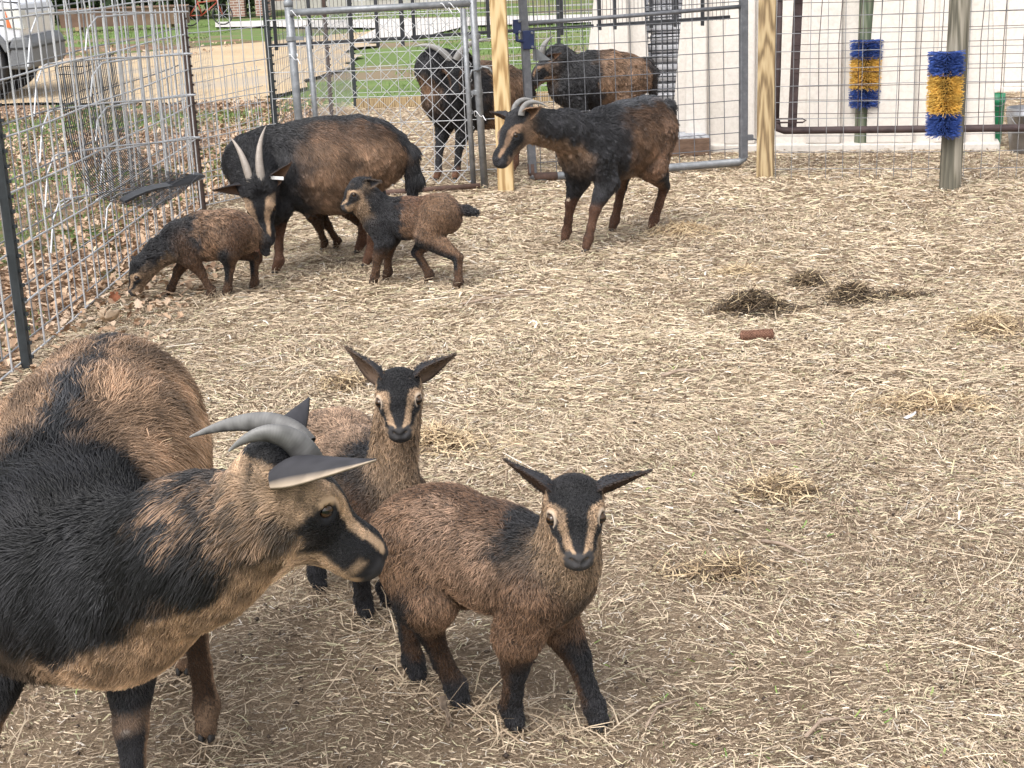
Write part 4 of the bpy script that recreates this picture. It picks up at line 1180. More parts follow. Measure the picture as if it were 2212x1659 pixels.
def leaf_ear(name, parent, base, tip, face, width, c_in, c_out, cup=0.35, n=12, m=9, curl=0.0, edge=None, droop=0.0, ed_side=1, fuzz=True):
    """cupped leaf-shaped ear: inner face looks along `face`"""
    base, tip, face = V3(base), V3(tip), unit(V3(face))
    ax = tip - base
    L = np.linalg.norm(ax); ax = ax / L
    face = unit(face - ax * (face @ ax))
    side = np.cross(ax, face)
    Pi, Po, ci, co_ = [], [], [], []
    for i in range(n + 1):
        u = i / n
        wd = width * (0.55 + 0.45 * math.sin(min(1, u / .30) * math.pi / 2)) * (1 - max(0, (u - .28) / .72) ** 1.35) + 0.002
        cu = cup * (1 - .55 * u)
        for j in range(m + 1):
            v = 2 * j / m - 1
            ang = v * (0.9 + 1.3 * cu)
            y = math.sin(ang) / math.sin(.9 + 1.3 * cu) if .9 + 1.3 * cu < 1.5 else math.sin(ang)
            off = -wd * cu * (1 - v * v) * 1.5
            p = base + ax * (u * L) + side * (y * wd / 2) + face * (off + curl * L * u * u - droop * L * u * u)
            th = .0022 * (1 - .5 * u) + .0008
            Pi.append(p + face * th * .5); Po.append(p - face * th)
            e = abs(v) ** 3
            ci.append(c_in * (1 - e * .5) + (edge if edge is not None else c_out) * e * .5)
            co_.append(c_out if edge is None else c_out + (edge - c_out) * float(sstep(.80, .95, v * ed_side)))
    k = (n + 1) * (m + 1)
    q = []
    for i in range(n):
        for j in range(m):
            a = i * (m + 1) + j
            q.append((a, a + 1, a + m + 2, a + m + 1))
            q.append((k + a, k + a + m + 1, k + a + m + 2, k + a + 1))
    for i in range(n):
        for j, s in ((0, 1), (m, -1)):
            a, b = i * (m + 1) + j, (i + 1) * (m + 1) + j
            q.append((a, b, k + b, k + a) if s > 0 else (k + a, k + b, b, a))
    for j in range(m):
        a = n * (m + 1) + j
        q.append((a, a + 1, k + a + 1, k + a))
    co = np.array(Pi + Po)
    col = np.array(ci + co_) * (0.75 + .5 * vnoise(co, 90, 4))[:, None]
    me = fast_mesh(name, co, q)
    set_col(me, col)
    o = link(name, me, parent, M_EAR)
    if not fuzz: return o
    # short fuzz on both faces
    rng = np.random.default_rng(len(name) + int(width * 1e4))
    idx = rng.integers(0, len(co), 1100)
    nr = np.zeros(len(co) * 3, np.float32); me.vertices.foreach_get('normal', nr); nr = nr.reshape(-1, 3)
    jit = rng.normal(0, .0035, (len(idx), 3))
    jit -= nr[idx] * np.sum(jit * nr[idx], 1, keepdims=True)
    jit -= face * (jit @ face)[:, None]
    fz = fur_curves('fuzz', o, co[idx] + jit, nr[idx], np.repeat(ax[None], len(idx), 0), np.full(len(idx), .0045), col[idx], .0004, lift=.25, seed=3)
    return o

def horn(name, parent, pts, r0, flat=0.75, c_base=(.10, .095, .09), c_tip=(.30, .29, .28), rings=34, seed=0):
    """curved tapered horn with growth rings, through 4 control points (Bezier)"""
    P = [V3(p) for p in pts]
    n, m = 70, 14
    t = np.linspace(0, 1, n)[:, None]
    B = (1 - t) ** 3 * P[0] + 3 * (1 - t) ** 2 * t * P[1] + 3 * (1 - t) * t * t * P[2] + t ** 3 * P[3]
    T = unit(np.gradient(B, axis=0))
    bend = unit(P[3] + P[0] - P[1] - P[2])
    nrm = unit(bend - T * (T @ bend)[:, None])
    bi = np.cross(T, nrm)
    tt = t[:, 0]
    rad = r0 * (1 - .93 * tt ** 1.7)
    rad = rad * (1 + .016 * np.sin(tt * rings * 2 * math.pi + 3 * vnoise(B, 25, seed)) * (1 - tt) * (tt < .8)) * (1 + .012 * (vnoise(B, 60, seed) - .5))
    a = np.arange(m) * 2 * math.pi / m
    V = B[:, None] + nrm[:, None] * (np.cos(a)[None, :, None] * rad[:, None, None]) + bi[:, None] * (np.sin(a)[None, :, None] * (rad * flat)[:, None, None])
    V = V.reshape(-1, 3)
    q = [(i * m + k, i * m + (k + 1) % m, (i + 1) * m + (k + 1) % m, (i + 1) * m + k) for i in range(n - 1) for k in range(m)]
    me = fast_mesh(name, V, q)
    u = np.repeat(tt, m)
    nz = fbm(V, 70, seed + 2)
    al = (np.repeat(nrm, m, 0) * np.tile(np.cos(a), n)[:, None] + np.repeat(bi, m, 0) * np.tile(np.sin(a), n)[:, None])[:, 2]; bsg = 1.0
    c = mixc(c_base, c_tip, np.clip(u * .55 + (nz - .5) * .9 + .30 * al * bsg + .12, 0, 1))  # shading put into the colour: horn paler on its upward side, darker beneath
    c = c * (1 - .10 * (np.sin(u * rings * 2 * math.pi + 5 * nz) < -.3) * (u < .8))[:, None]
    set_col(me, c)
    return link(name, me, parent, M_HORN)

def hoof_mesh(sz, fwd):
    f = unit(V3((fwd[0], fwd[1], 0))); s = np.array([-f[1], f[0], 0]); z = V3((0, 0, 1))
    mb = MB()
    for k in (-1, 1):
        c = s * (k * sz * .5)
        prof = [(.0, 1.05, .42), (.03, 1.1, .46), (.55, .9, .42), (1.15, .62, .34)]
        V = []
        for (h, ln, wd) in prof:
            for (u, w2) in ((-.75, -.8), (-.75, .8), (.1, 1.0), (.75, .55), (1.0, 0), (.75, -.55), (.1, -1.0)):
                V.append(c + f * (u * ln * sz + (-h * .25 * sz)) + s * (w2 * wd * sz) + z * (h * sz))
        Fc = []
        for i in range(3):
            for j in range(7):
                Fc.append((i * 7 + j, i * 7 + (j + 1) % 7, (i + 1) * 7 + (j + 1) % 7, (i + 1) * 7 + j))
        Fc += [tuple(range(6, -1, -1)), tuple(range(21, 28))]
        mb.add(V, Fc)
    return mb.mesh('hoof', True)

HOOVES = []
def frame3(fwd, up):
    x = unit(V3(fwd)); y = unit(np.cross(V3(up), x)); z = np.cross(x, y)
    return np.stack([x, y, z], 1)     # columns

def goat(name, label, group, kid, origin, yaw, torso, neck, head, legs, tail, paint, fur, vox, ears, horns=None, tagged=None, seed=1):
    """all coordinates local: x forward, y to the animal's left, z up, origin on the ground under the trunk"""
    root = empty(name, (origin[0], origin[1], 0), yaw, label, 'goat', group)
    PR = []
    Y = V3((0, 1, 0))
    for (x0, z0, r0, s0), (x1, z1, r1, s1) in zip(torso[:-1], torso[1:]):
        PR.append(Prim('torso', (x0, 0, z0), (x1, 0, z1), r0, r1, .05 if not kid else .03, Y, (s0 + s1) / 2))
    npts = [V3(p[:3]) for p in neck]
    for i in range(len(neck) - 1):
        PR.append(Prim('neck', npts[i], npts[i + 1], neck[i][3], neck[i + 1][3], .05 if not kid else .028))
    for i in range(len(tail) - 1):
        PR.append(Prim('tail', tail[i][:3], tail[i + 1][:3], tail[i][3], tail[i + 1][3], .02))
    for ln, ch in legs.items():
        k = 1.0 if not kid else .6
        for i in range(len(ch) - 1):
            PR.append(Prim(ln, ch[i][:3], ch[i + 1][:3], ch[i][3], ch[i + 1][3], (.045 if i < 1 else .016) * k))
    hp, L = V3(head['pos']), head['L']
    HF = frame3(head['fwd'], head['up'])
    def hd(x, y, z): return hp + HF @ (V3((x, y, z)) * L)
    Hy = HF[:, 1]
    wd_ = head.get('wide', 1.0)
    kk = .035 * L / .2
    if kid:
        hs = [((.10, 0, -.24), (.40, 0, -.26), .275, .235, 1.12), ((.40, 0, -.27), (.77, 0, -.35), .190, .128, 1.08),
              ((.25, 0, -.42), (.73, 0, -.45), .178, .10, 1.1), ((.80, 0, -.36), (.87, 0, -.365), .122, .108, 1.12), ((.73, 0, -.46), (.82, 0, -.475), .082, .062, 1.35)]
        orb, orr, eye, er = (.37, .215, -.20), .085, (.425, .258, -.205), .075
    else:
        hs = [((.06, 0, -.16), (.42, 0, -.18), .175, .155, 1.18), ((.40, 0, -.17), (.86, 0, -.21), .142, .095, 1.05),
              ((.20, 0, -.37), (.80, 0, -.30), .17, .072, .9), ((.86, 0, -.215), (.945, 0, -.225), .096, .084, 1.1), ((.78, 0, -.30), (.90, 0, -.31), .072, .056, 1.25)]
        orb, orr, eye, er = (.40, .165, -.115), .08, (.435, .20, -.12), .05
    orb = (orb[0], orb[1] * wd_, orb[2]); eye = (eye[0], eye[1] * wd_, eye[2])
    for a, b, ra, rb, s in hs:
        PR.append(Prim('head', hd(*a), hd(*b), ra * L, rb * L, kk, Hy, s * wd_))
    for sg in (-1, 1):
        o = (orb[0], sg * orb[1], orb[2])
        PR.append(Prim('head', hd(*o), hd(o[0] - .10, o[1] * .95, o[2] + .0), orr * L, orr * .8 * L, kk * .7))
        e = (eye[0] + .01, sg * (eye[1] + .02), eye[2])
        PR.append(Prim('head', hd(*e), hd(e[0] + .005, e[1] + sg * .02, e[2]), er * .85 * L, er * .85 * L, kk * .25, sub=True))
        zt = -.345 if kid else -.205
        PR.append(Prim('head', hd(1.03 - (.065 if kid else 0), sg * .052, zt + .015), hd(.985 - (.065 if kid else 0), sg * .085, zt + .035), .030 * L, .020 * L, kk * .25, sub=True))
        zm = -.435 if kid else -.275
        PR.append(Prim('head', hd(1.02 - (.05 if kid else 0), sg * .01, zm), hd(.83 - (.05 if kid else 0), sg * (.15 if kid else .115), zm - .005), .012 * L, .012 * L, kk * .2, sub=True))
    co, q = sdf_mesh(PR, vox)
    # ---- attribution of every vertex to the volumes
    groups = ['torso', 'neck', 'tail', 'head'] + list(legs)
    Dm = {g: np.full(len(co), 9.0) for g in groups}
    for p in PR:
        if p.sub: continue
        d, _ = p.coords(co)
        Dm[p.g] = np.minimum(Dm[p.g], d)
    hx_ = ((co - hp) @ HF)[:, 0] / L
    Dm['head'] = Dm['head'] - .03 * L / .2 * sstep(.15, .35, hx_) * (Dm['head'] < .02)
    dmin = np.min([Dm[g] for g in groups], 0)
    W = {g: np.exp(-np.clip((Dm[g] - dmin) / (.012 if not kid else .007), 0, 30)) for g in groups}
    ws = sum(W.values())
    W = {g: W[g] / ws for g in groups}
    me = fast_mesh(name + '_body', co, q)
    nr = np.zeros(len(co) * 3, np.float32)
    me.vertices.foreach_get('normal', nr)
    nr = nr.reshape(-1, 3).astype(float)
    # ---- coordinates for the paint functions
    hc = ((co - hp) @ HF) / L
    zc = -.26 if kid else -.2
    phi = np.degrees(np.arctan2(np.abs(hc[:, 1]), hc[:, 2] - zc))
    seg = np.array(npts)
    best = np.full(len(co), 9.0); nu = np.zeros(len(co)); ndir = np.zeros((len(co), 3)); nrel = np.zeros((len(co), 3))
    tot = len(seg) - 1
    for i in range(tot):
        ab = seg[i + 1] - seg[i]
        t = np.clip(((co - seg[i]) @ ab) / (ab @ ab), 0, 1)
        rel = co - (seg[i] + t[:, None] * ab)
        d = np.linalg.norm(rel, axis=1)
        m = d < best
        best[m] = d[m]; nu[m] = (i + t[m]) / tot; ndir[m] = unit(ab); nrel[m] = rel[m]
    dors = mixc(V3((-.35, 0, 1)), -HF[:, 0] + HF[:, 2] * .6, np.clip(nu * 1.3, 0, 1))
    dors = unit(dors - ndir * np.sum(dors * ndir, 1, keepdims=True))
    nphi = np.degrees(np.arccos(np.clip(np.sum(unit(nrel) * dors, 1), -1, 1)))     # 0 on the crest, 180 under the throat
    nz = fbm(co, 22 if not kid else 34, seed)
    nz2 = fbm(co, 70, seed + 5)
    C = dict(co=co, nr=nr, hc=hc, phi=phi, nu=nu, nphi=nphi, nz=nz, nz2=nz2, eye=V3(eye), kid=kid, er=er)
    cols = {g: np.asarray(paint[g](C) if g in paint else paint['leg'](C, g)) for g in groups}
    col = sum(cols[g] * W[g][:, None] for g in groups)
    # sharper markings: winner takes most
    set_col(me, np.clip(col * (.75 + .5 * nz2)[:, None], 0, 1))
    body = link('body', me, root, M_SKIN)
    # ---- fur
    fl = np.zeros_like(co)
    side = np.clip(1 - np.abs(nr[:, 2]), 0, 1)
    ft = np.stack([np.full(len(co), -1.0), np.zeros(len(co)), -1.6 * side], 1)
    fl += unit(ft) * W['torso'][:, None]
    fl += (-ndir * 1.0 + np.array([0, 0, -.55 if not kid else -.25])) * W['neck'][:, None]
    fl += unit(np.broadcast_to(-HF[:, 0] - HF[:, 2] * .15, co.shape)) * W['head'][:, None]
    fl += unit(V3(tail[-1][:3]) - V3(tail[0][:3])) * W['tail'][:, None]
    for g in legs: fl += np.array([-.18, 0, -1.0]) * W[g][:, None]
    fl += (np.stack([fbm(co, 14, seed + 30 + k, 2) for k in range(3)], 1) - .5) * fur.get('swirl', .7)
    ln = sum(W[g] * fur.get(g, fur['leg']) for g in groups)
    # legs: long hair above the knee, short below
    lz = np.zeros(len(co))
    for g in legs:
        zt_ = legs[g][1][2]
        lz += W[g] * (fur['leg'] + (fur['thigh'] - fur['leg']) * sstep(zt_ * .62, zt_ * 1.0, co[:, 2]))
    ln = sum(W[g] * fur[g] for g in ('torso', 'neck', 'head', 'tail')) + lz
    ln = ln * (1 - .75 * W['head'] * sstep(.55, .95, hc[:, 0]))
    ed = np.linalg.norm(hc - np.array([eye[0], 0, eye[2]]) - np.sign(hc[:, 1:2]) * np.array([0, eye[1], 0]), axis=1)
    ln = np.where((W['head'] > .5) & (ed < er * 1.9), .0015, ln)
    ln = ln * (1 - fur.get('under', .3) * W['neck'] * sstep(90, 125, nphi))
    if 'beard' in fur: ln = ln + fur['beard'] * W['head'] * sstep(.42, .5, hc[:, 0]) * sstep(.78, .66, hc[:, 0]) * sstep(150, 172, phi)
    if 'crest' in fur:
        ln = ln + fur['crest'] * W['torso'] * sstep(.75, .97, nr[:, 2]) + fur['crest'] * .6 * W['neck'] * sstep(45, 15, nphi)
    if 'throat' in fur: ln = ln + fur['throat'] * W['neck'] * sstep(130, 165, nphi) * sstep(.6, .2, nu)
    rng = np.random.default_rng(seed + 77)
    v = co[q]
    A = np.linalg.norm(np.cross(v[:, 2] - v[:, 0], v[:, 3] - v[:, 1]), axis=1)
    bz = (W['head'])[q].mean(1)
    A = A * (1 + bz * fur.get('headdens', 1.5))
    fi = np.searchsorted(np.cumsum(A), rng.random(fur['n']) * A.sum())
    fi = np.clip(fi, 0, len(q) - 1)
    a, b = rng.random((2, fur['n'], 1))
    def lerp(X):
        x = X[q[fi]]
        return (x[:, 0] * (1 - a) + x[:, 1] * a) * (1 - b) + (x[:, 3] * (1 - a) + x[:, 2] * a) * b
    rp, rn, rf, rc, rl = lerp(co), unit(lerp(nr)), lerp(fl), lerp(col), lerp(ln[:, None])[:, 0]
    keep = rl > .002
    rp, rn, rf, rc, rl = rp[keep], rn[keep], rf[keep], rc[keep], rl[keep]
    streak = fbm(rp * np.array([.4, 1, .5]), fur.get('sfreq', 60), seed + 9, 2)
    rc = rc * (1 + fur.get('streak', .5) * (streak - .5) * 2)[:, None]
    rf = unit(rf - rn * np.sum(rf * rn, 1, keepdims=True))
    short = rl < .02
    rad = np.where(short, fur['rad'] * .8, fur['rad'])
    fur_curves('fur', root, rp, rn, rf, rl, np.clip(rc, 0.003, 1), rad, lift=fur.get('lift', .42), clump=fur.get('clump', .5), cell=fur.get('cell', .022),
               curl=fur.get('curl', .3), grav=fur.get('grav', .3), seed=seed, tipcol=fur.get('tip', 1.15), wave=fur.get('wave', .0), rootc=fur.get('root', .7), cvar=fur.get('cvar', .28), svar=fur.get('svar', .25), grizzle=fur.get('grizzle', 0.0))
    # ---- eyes, ears, horns, hooves
    for sg in (-1, 1):
        mb = MB()
        prof = [(max(.02, math.sin(t)), -math.cos(t)) for t in np.linspace(.05, math.pi - .05, 11)]
        mb.lathe(prof, n=16)
        e = link('eye', mb.mesh('eye', True), root, M_EYE)
        s = er * L * .95
        e.matrix_local = Matrix.Translation(Vector(hd(eye[0], sg * eye[1], eye[2]))) @ Matrix([list(HF[k]) + [0] for k in range(3)] + [[0, 0, 0, 1]]) @ Matrix.Rotation(R(-25), 4, 'Y') @ Matrix.Diagonal((s, s, s, 1))
    for k, ed_ in enumerate(ears):
        base = hd(*ed_['base'])
        tip = base + ed_['len'] * unit(HF @ V3(ed_['dir'])) if 'dir' in ed_ else V3(ed_['tip'])
        ea = leaf_ear('ear', root, base, tip, HF @ V3(ed_['face']) if ed_.get('hf', True) else ed_['face'], ed_['w'], ed_.get('cin', DKBR * 1.3), ed_.get('cout', BLACK * 1.6), ed_.get('cup', .35), curl=ed_.get('curl', 0), edge=ed_.get('edge'), ed_side=ed_.get('es', 1), fuzz=ed_.get('fuzz', True))
        if tagged and tagged[0] == k:
            mb = MB()
            tp = base + (tip - base) * .38
            mb.beam(tp - V3(tagged[1]) * .5, tp + V3(tagged[1]) * .5, .016, .004, up=(0, -1, .2))
            mb.build('ear_tag', M_TAG, ea, bevel=.0015)
    for k, h in enumerate(horns or []):
        horn('horn', root, ([V3(p) for p in h['wp']] if 'wp' in h else [hd(*p) for p in h['pts']]), h['r'] * (L if h['r'] > .04 else 1), h.get('flat', .75), h.get('c0', (.10, .095, .09)), h.get('c1', (.30, .29, .28)), seed=seed + k)
    for g, ch in legs.items():
        f = V3(ch[-1][:3]); sz = ch[-1][3] * .85
        d = V3(ch[-1][4]) if len(ch[-1]) > 4 else V3((1, 0, 0))
        hm = link('hoof', hoof_mesh(sz, d), root, M_HOOF)
        HOOVES.append(np.array(Matrix.Translation(root.location) @ Matrix.Rotation(yaw, 4, 'Z') @ Vector((f[0], f[1], 0))))
        hm.location = (f[0] + d[0] * sz * .45, f[1] + d[1] * sz * .45, max(f[2] - sz * 1.25, 0.0))
    return root

M_TAG = mat_plain('white_tag_plastic', (.8, .8, .8), .35)

def front_leg(s, foot, k=1.0, sx=.24, w=.085, zs=.46, thick=1.0, knee=(.0, 0, 0), lift=0.0, d=(1, 0, 0)):
    """shoulder, elbow, knee, fetlock, hoof top; s=+1 the animal's left"""
    fx, fy = foot
    S = (sx * k, s * w * k * .8, zs * k, .080 * k * thick)
    E = ((sx - .045) * k, s * w * k, (zs - .13) * k, .058 * k * thick)
    K = (E[0] * .42 + fx * .58 + knee[0], E[1] * .42 + fy * .58 + knee[1], .205 * k + lift * .6, .029 * k * thick)
    C = (K[0] * .45 + fx * .55 - .004 * k, K[1] * .45 + fy * .55, .12 * k + lift, .0205 * k * thick)
    Ft = (fx - .012 * k * d[0], fy - .012 * k * d[1], .065 * k + lift, .025 * k * thick)
    H = (fx + .006 * k * d[0], fy + .006 * k * d[1], .030 * k + lift, .023 * k * thick, d)
    return [S, E, K, C, Ft, H]
def hind_leg(s, foot, k=1.0, hx=-.25, w=.08, zh=.52, thick=1.0, hock=(0, 0, 0), stifle=(0, 0, 0), lift=0.0, d=(1, 0, 0)):
    fx, fy = foot
    P = (hx * k, s * w * k * .8, zh * k, .105 * k * thick)
    S = ((hx + .075) * k + stifle[0], s * (w + .012) * k + stifle[1], (zh - .155) * k + stifle[2], .078 * k * thick)
    Hk = (fx - .042 * k + hock[0], (S[1] * .35 + fy * .65) + hock[1], .235 * k + hock[2] + lift, .030 * k * thick)
    C = (Hk[0] * .5 + fx * .5 - .006 * k, Hk[1] * .5 + fy * .5, .14 * k + lift, .0215 * k * thick)
    Ft = (fx - .014 * k * d[0], fy - .014 * k * d[1], .065 * k + lift, .026 * k * thick)
    H = (fx + .006 * k * d[0], fy + .006 * k * d[1], .030 * k + lift, .023 * k * thick, d)
    return [P, S, Hk, C, Ft, H]

# ---- coat patterns
def head_paint(side=TAN, jaw=None, cheek=BLACK, blaze=BLACK, stripe=TAN, lid=None, bl=26, st=62, ck=122, poll=.24, ckx=.28, nose=None):
    jaw = TAN * .8 if jaw is None else jaw
    def f(C):
        x, phi = C['hc'][:, 0], C['phi'] + (C['nz2'] - .5) * 16
        c = np.repeat(np.asarray(jaw)[None], len(x), 0)
        kd = 1.0 if C['kid'] else .35
        b1 = bl + kd * 22 * sstep(.5, .72, x) + 34 * sstep(poll + .16, poll - .10, x) + 6 * sstep(.5, .3, x) + 10 * sstep(.9, .97, x)
        s1 = st + 16 * sstep(.46, .38, x) + kd * 30 * sstep(.5, .75, x) - 8 * (1 - kd) * sstep(.6, .85, x)
        ckm = sstep(s1 - 4, s1 + 4, phi) * sstep(ck + 6, ck - 6, phi) * sstep(ckx - .03, ckx + .03, x + (C['nz2'] - .5) * .08)
        c = mixc(c, cheek, ckm)
        stm = sstep(s1 + 4, s1 - 4, phi) * sstep(.16, .24, x)
        c = mixc(c, stripe, stm)
        # pale patch behind the eye
        c = mixc(c, blaze, sstep(b1 + 4, b1 - 4, phi))
        c = mixc(c, (V3((.05, .048, .05)) if C['kid'] else BLACK * 2.2) if nose is None else nose, sstep(.93, .97, x + (.045 if C['kid'] else 0) + (.06 if C['kid'] else .02) * (np.abs(phi - 95) < 22)))
        c = mixc(c, stripe * .8, sstep(.80, .84, x) * sstep(.90, .86, x) * sstep(95, 105, phi) * sstep(150, 130, phi) * .6)
        ex = C['hc'] - C['eye'] * np.stack([np.ones(len(x)), np.sign(C['hc'][:, 1]), np.ones(len(x))], 1)
        ed = np.linalg.norm(ex, axis=1)
        if lid is not None:
            c = mixc(c, lid, .8 * sstep(C['er'] * 1.75, C['er'] * 1.4, ed) * (ex[:, 2] > -.02))
        c = mixc(c, BLACK * 2, sstep(C['er'] * 1.25, C['er'] * 1.1, ed))
        return c
    return f
def neck_paint(top, under, th=105, fall=12, mott=None, mcol=None):
    def f(C):
        a = C['nphi'] + (C['nz'] - .5) * 40
        c = mixc(top, under, sstep(th - fall, th + fall, a))
        if mott is not None:
            m = sstep(mott[0], mott[0] + .14, C['nu'] + (C['nz'] - .5) * .7) * sstep(mott[1] + 10, mott[1] - 10, C['nphi']) * sstep(.42, .6, C['nz2'])
            c = mixc(c, mcol, m * .85)
        return c
    return f
def torso_paint(front, rear, xm, belly=None, zb=.33, crest=None, cw=.04, soft=.03, upper=None, zup=.55):
    """front mantle to x=xm, then the flank; crest stripe along the spine; paler belly"""
    def f(C):
        x, z = C['co'][:, 0] + (C['nz'] - .5) * .16, C['co'][:, 2] + (C['nz'] - .5) * .08
        r = np.repeat(np.asarray(rear)[None], len(x), 0)
        if upper is not None: r = mixc(r, upper, sstep(zup - .06, zup + .08, z))
        if belly is not None: r = mixc(belly, r, sstep(zb - .05, zb + .06, z))
        r = r * (.7 + .6 * C['nz'])[:, None]
        if crest is not None: r = mixc(r, crest, sstep(cw + .02, cw - .015, np.abs(C['co'][:, 1]) + (C['nz'] - .5) * .08) * (C['nr'][:, 2] > .3))
        return mixc(r, front, sstep(xm - soft, xm + soft, x))
    return f
def leg_paint(up_f, up_h, low, knee_z, hstripe=None, fstripe=None, callus=None, foot=None):
    """front legs: up_f above the knee; hind: up_h above the hock; stripes run down the front of the shank"""
    def f(C, g):
        z = C['co'][:, 2] + (C['nz'] - .5) * .06
        front = g.startswith('front')
        up = up_f if front else up_h
        c = mixc(low, up, sstep(knee_z - .02, knee_z + .03, z))
        fx = C['nr'][:, 0] + (C['nz'] - .5) * .5
        if front and fstripe is not None: c = mixc(c, fstripe, sstep(.0, .35, fx) * sstep(knee_z + .02, knee_z - .03, z))
        if not front and hstripe is not None: c = mixc(c, hstripe[0], sstep(hstripe[1] - .03, hstripe[1] + .01, z) * sstep(hstripe[2] + .02, hstripe[2] - .02, z) * sstep(hstripe[3] - .25, hstripe[3] + .25, fx * hstripe[4]))
        if foot is not None: c = mixc(c, foot, sstep(.09 * knee_z / .2, .05 * knee_z / .2, z))
        if front and callus is not None: c = mixc(c, callus, sstep(.014, .007, np.abs(z - knee_z * .98)) * sstep(.90, .98, C['nr'][:, 0]))
        return c
    return f

# ------------------------------------------------------------------ the ten goats
class Place:
    """turns places in the world into the animal's own coordinates"""
    def __init__(s, o, yaw):
        s.o, s.yaw = V3((o[0], o[1], 0)), yaw
        c, k = math.cos(yaw), math.sin(yaw)
        s.R = np.array([[c, k, 0], [-k, c, 0], [0, 0, 1]])
    def p(s, P): return s.R @ (V3(P) - s.o)
    def d(s, D): return s.R @ V3(D)
    def foot(s, x, y): return tuple(s.p(on_z(x, y))[:2])

KIDFUR = dict(torso=.019, neck=.016, head=.0055, tail=.02, leg=.008, thigh=.014, rad=.0006, root=.4, tip=1.45, cvar=.28, svar=.35, grizzle=.22, clump=.5, cell=.010, curl=.55, lift=.5, grav=.15, swirl=1.1, streak=.45, sfreq=90, headdens=2.2)
ADFUR = dict(torso=.052, neck=.045, head=.008, tail=.05, leg=.007, thigh=.03, rad=.0013, root=.4, tip=1.35, cvar=.30, clump=.58, cell=.018, curl=.34, lift=.34, grav=.45, swirl=.6, streak=.8, sfreq=40, crest=.02, headdens=1.2, wave=.005)
def kid_legs(fl, fr, hl, hr, k=.66, sx=.20, hx=-.235, th=1.08, hocks=((0, 0, 0), (0, 0, 0)), knees=((0, 0, 0), (0, 0, 0)), d=(1, 0, 0), w=.082, lifts=(0, 0, 0, 0)):
    return {'front_l': front_leg(1, fl, k, sx, w, .46, th, knees[0], d=d, lift=lifts[0]), 'front_r': front_leg(-1, fr, k, sx, w, .46, th, knees[1], d=d, lift=lifts[1]),
            'hind_l': hind_leg(1, hl, k, hx, w, .52, th, hocks[0], d=d, lift=lifts[2]), 'hind_r': hind_leg(-1, hr, k, hx, w, .52, th, hocks[1], d=d, lift=lifts[3])}
def adult_legs(fl, fr, hl, hr, k=1.0, sx=.22, hx=-.25, th=.86, hocks=((0, 0, 0), (0, 0, 0)), knees=((0, 0, 0), (0, 0, 0)), d=(1, 0, 0), w=.095):
    return {'front_l': front_leg(1, fl, k, sx, w, .46, th, knees[0], d=d), 'front_r': front_leg(-1, fr, k, sx, w, .46, th, knees[1], d=d),
            'hind_l': hind_leg(1, hl, k, hx, w, .52, th, hocks[0], d=d), 'hind_r': hind_leg(-1, hr, k, hx, w, .52, th, hocks[1], d=d)}

HERD = 'goat kids in the pen'
DOES = 'grown goats in the herd'

# -- kid in front, facing the camera
def goat_front_kid():
    o, yaw = (-.055, 2.605), R(-36.5)
    P = Place(o, yaw)
    poll = P.p(on_y(1240, 1034, 2.44))
    paint = dict(torso=torso_paint(BLACK * 1.3, mixc(BROWN, V3((.25, .22, .2)), .2) * 1.2, .075, belly=BROWN * 1.1, zb=.27, crest=DKBR * 1.1, cw=.045, soft=.02),
                 neck=neck_paint(BLACK * 1.3, TAN * .58, 58, 14), head=head_paint(jaw=TAN * .62, stripe=TAN * .72, lid=PALE * .85, bl=30, st=56, ck=104, poll=.30, ckx=.40),
                 tail=lambda C: np.repeat(DKBR[None], len(C['co']), 0),
                 leg=leg_paint(mixc(DKBR * 1.2, BROWN, .35), BROWN * .8, DKBR * .72, .17, hstripe=(BLACK * 1.2, .09, .27, -.15, -1), fstripe=BLACK * 1.3, foot=BLACK * 1.8))
    goat('goat_kid', 'brown kid with black legs standing foremost, facing the camera with ears straight out', HERD, True, o, yaw,
         [(.120, .322, .086, .84), (.02, .330, .090, .96), (-.10, .345, .088, .98), (-.165, .342, .076, .98)],
         [(.140, 0, .335, .074), tuple(P.p(on_y(1222, 1215, 2.49))) + (.050,), tuple(poll + P.d((0, .045, -.06))) + (.044,)],
         dict(pos=poll, fwd=P.d((.02, -.85, -.53)), up=P.d((.03, -.53, .85)), L=.148, wide=1.08),
         kid_legs(P.foot(1290, 1572), P.foot(1110, 1575), P.foot(900, 1470), P.foot(992, 1528), d=(.95, -.3, 0), hocks=((-.0, 0, 0), (-.02, 0, 0))),
         [(-.235, 0, .36, .022), (-.275, 0, .33, .018), (-.285, 0, .29, .010)], paint,
         dict(KIDFUR, n=110000, torso=.024, neck=.024, thigh=.020, leg=.010, lift=.62), .0034,
         [dict(base=(.10, sg * .27, -.16), tip=P.p(on_y(*((1404, 1018, 2.45) if sg > 0 else (1093, 996, 2.47)))), face=(.85, sg * .35, -.35), w=.046, cin=DKBR * .75, cout=BLACK * 2, cup=.32) for sg in (1, -1)], seed=10)

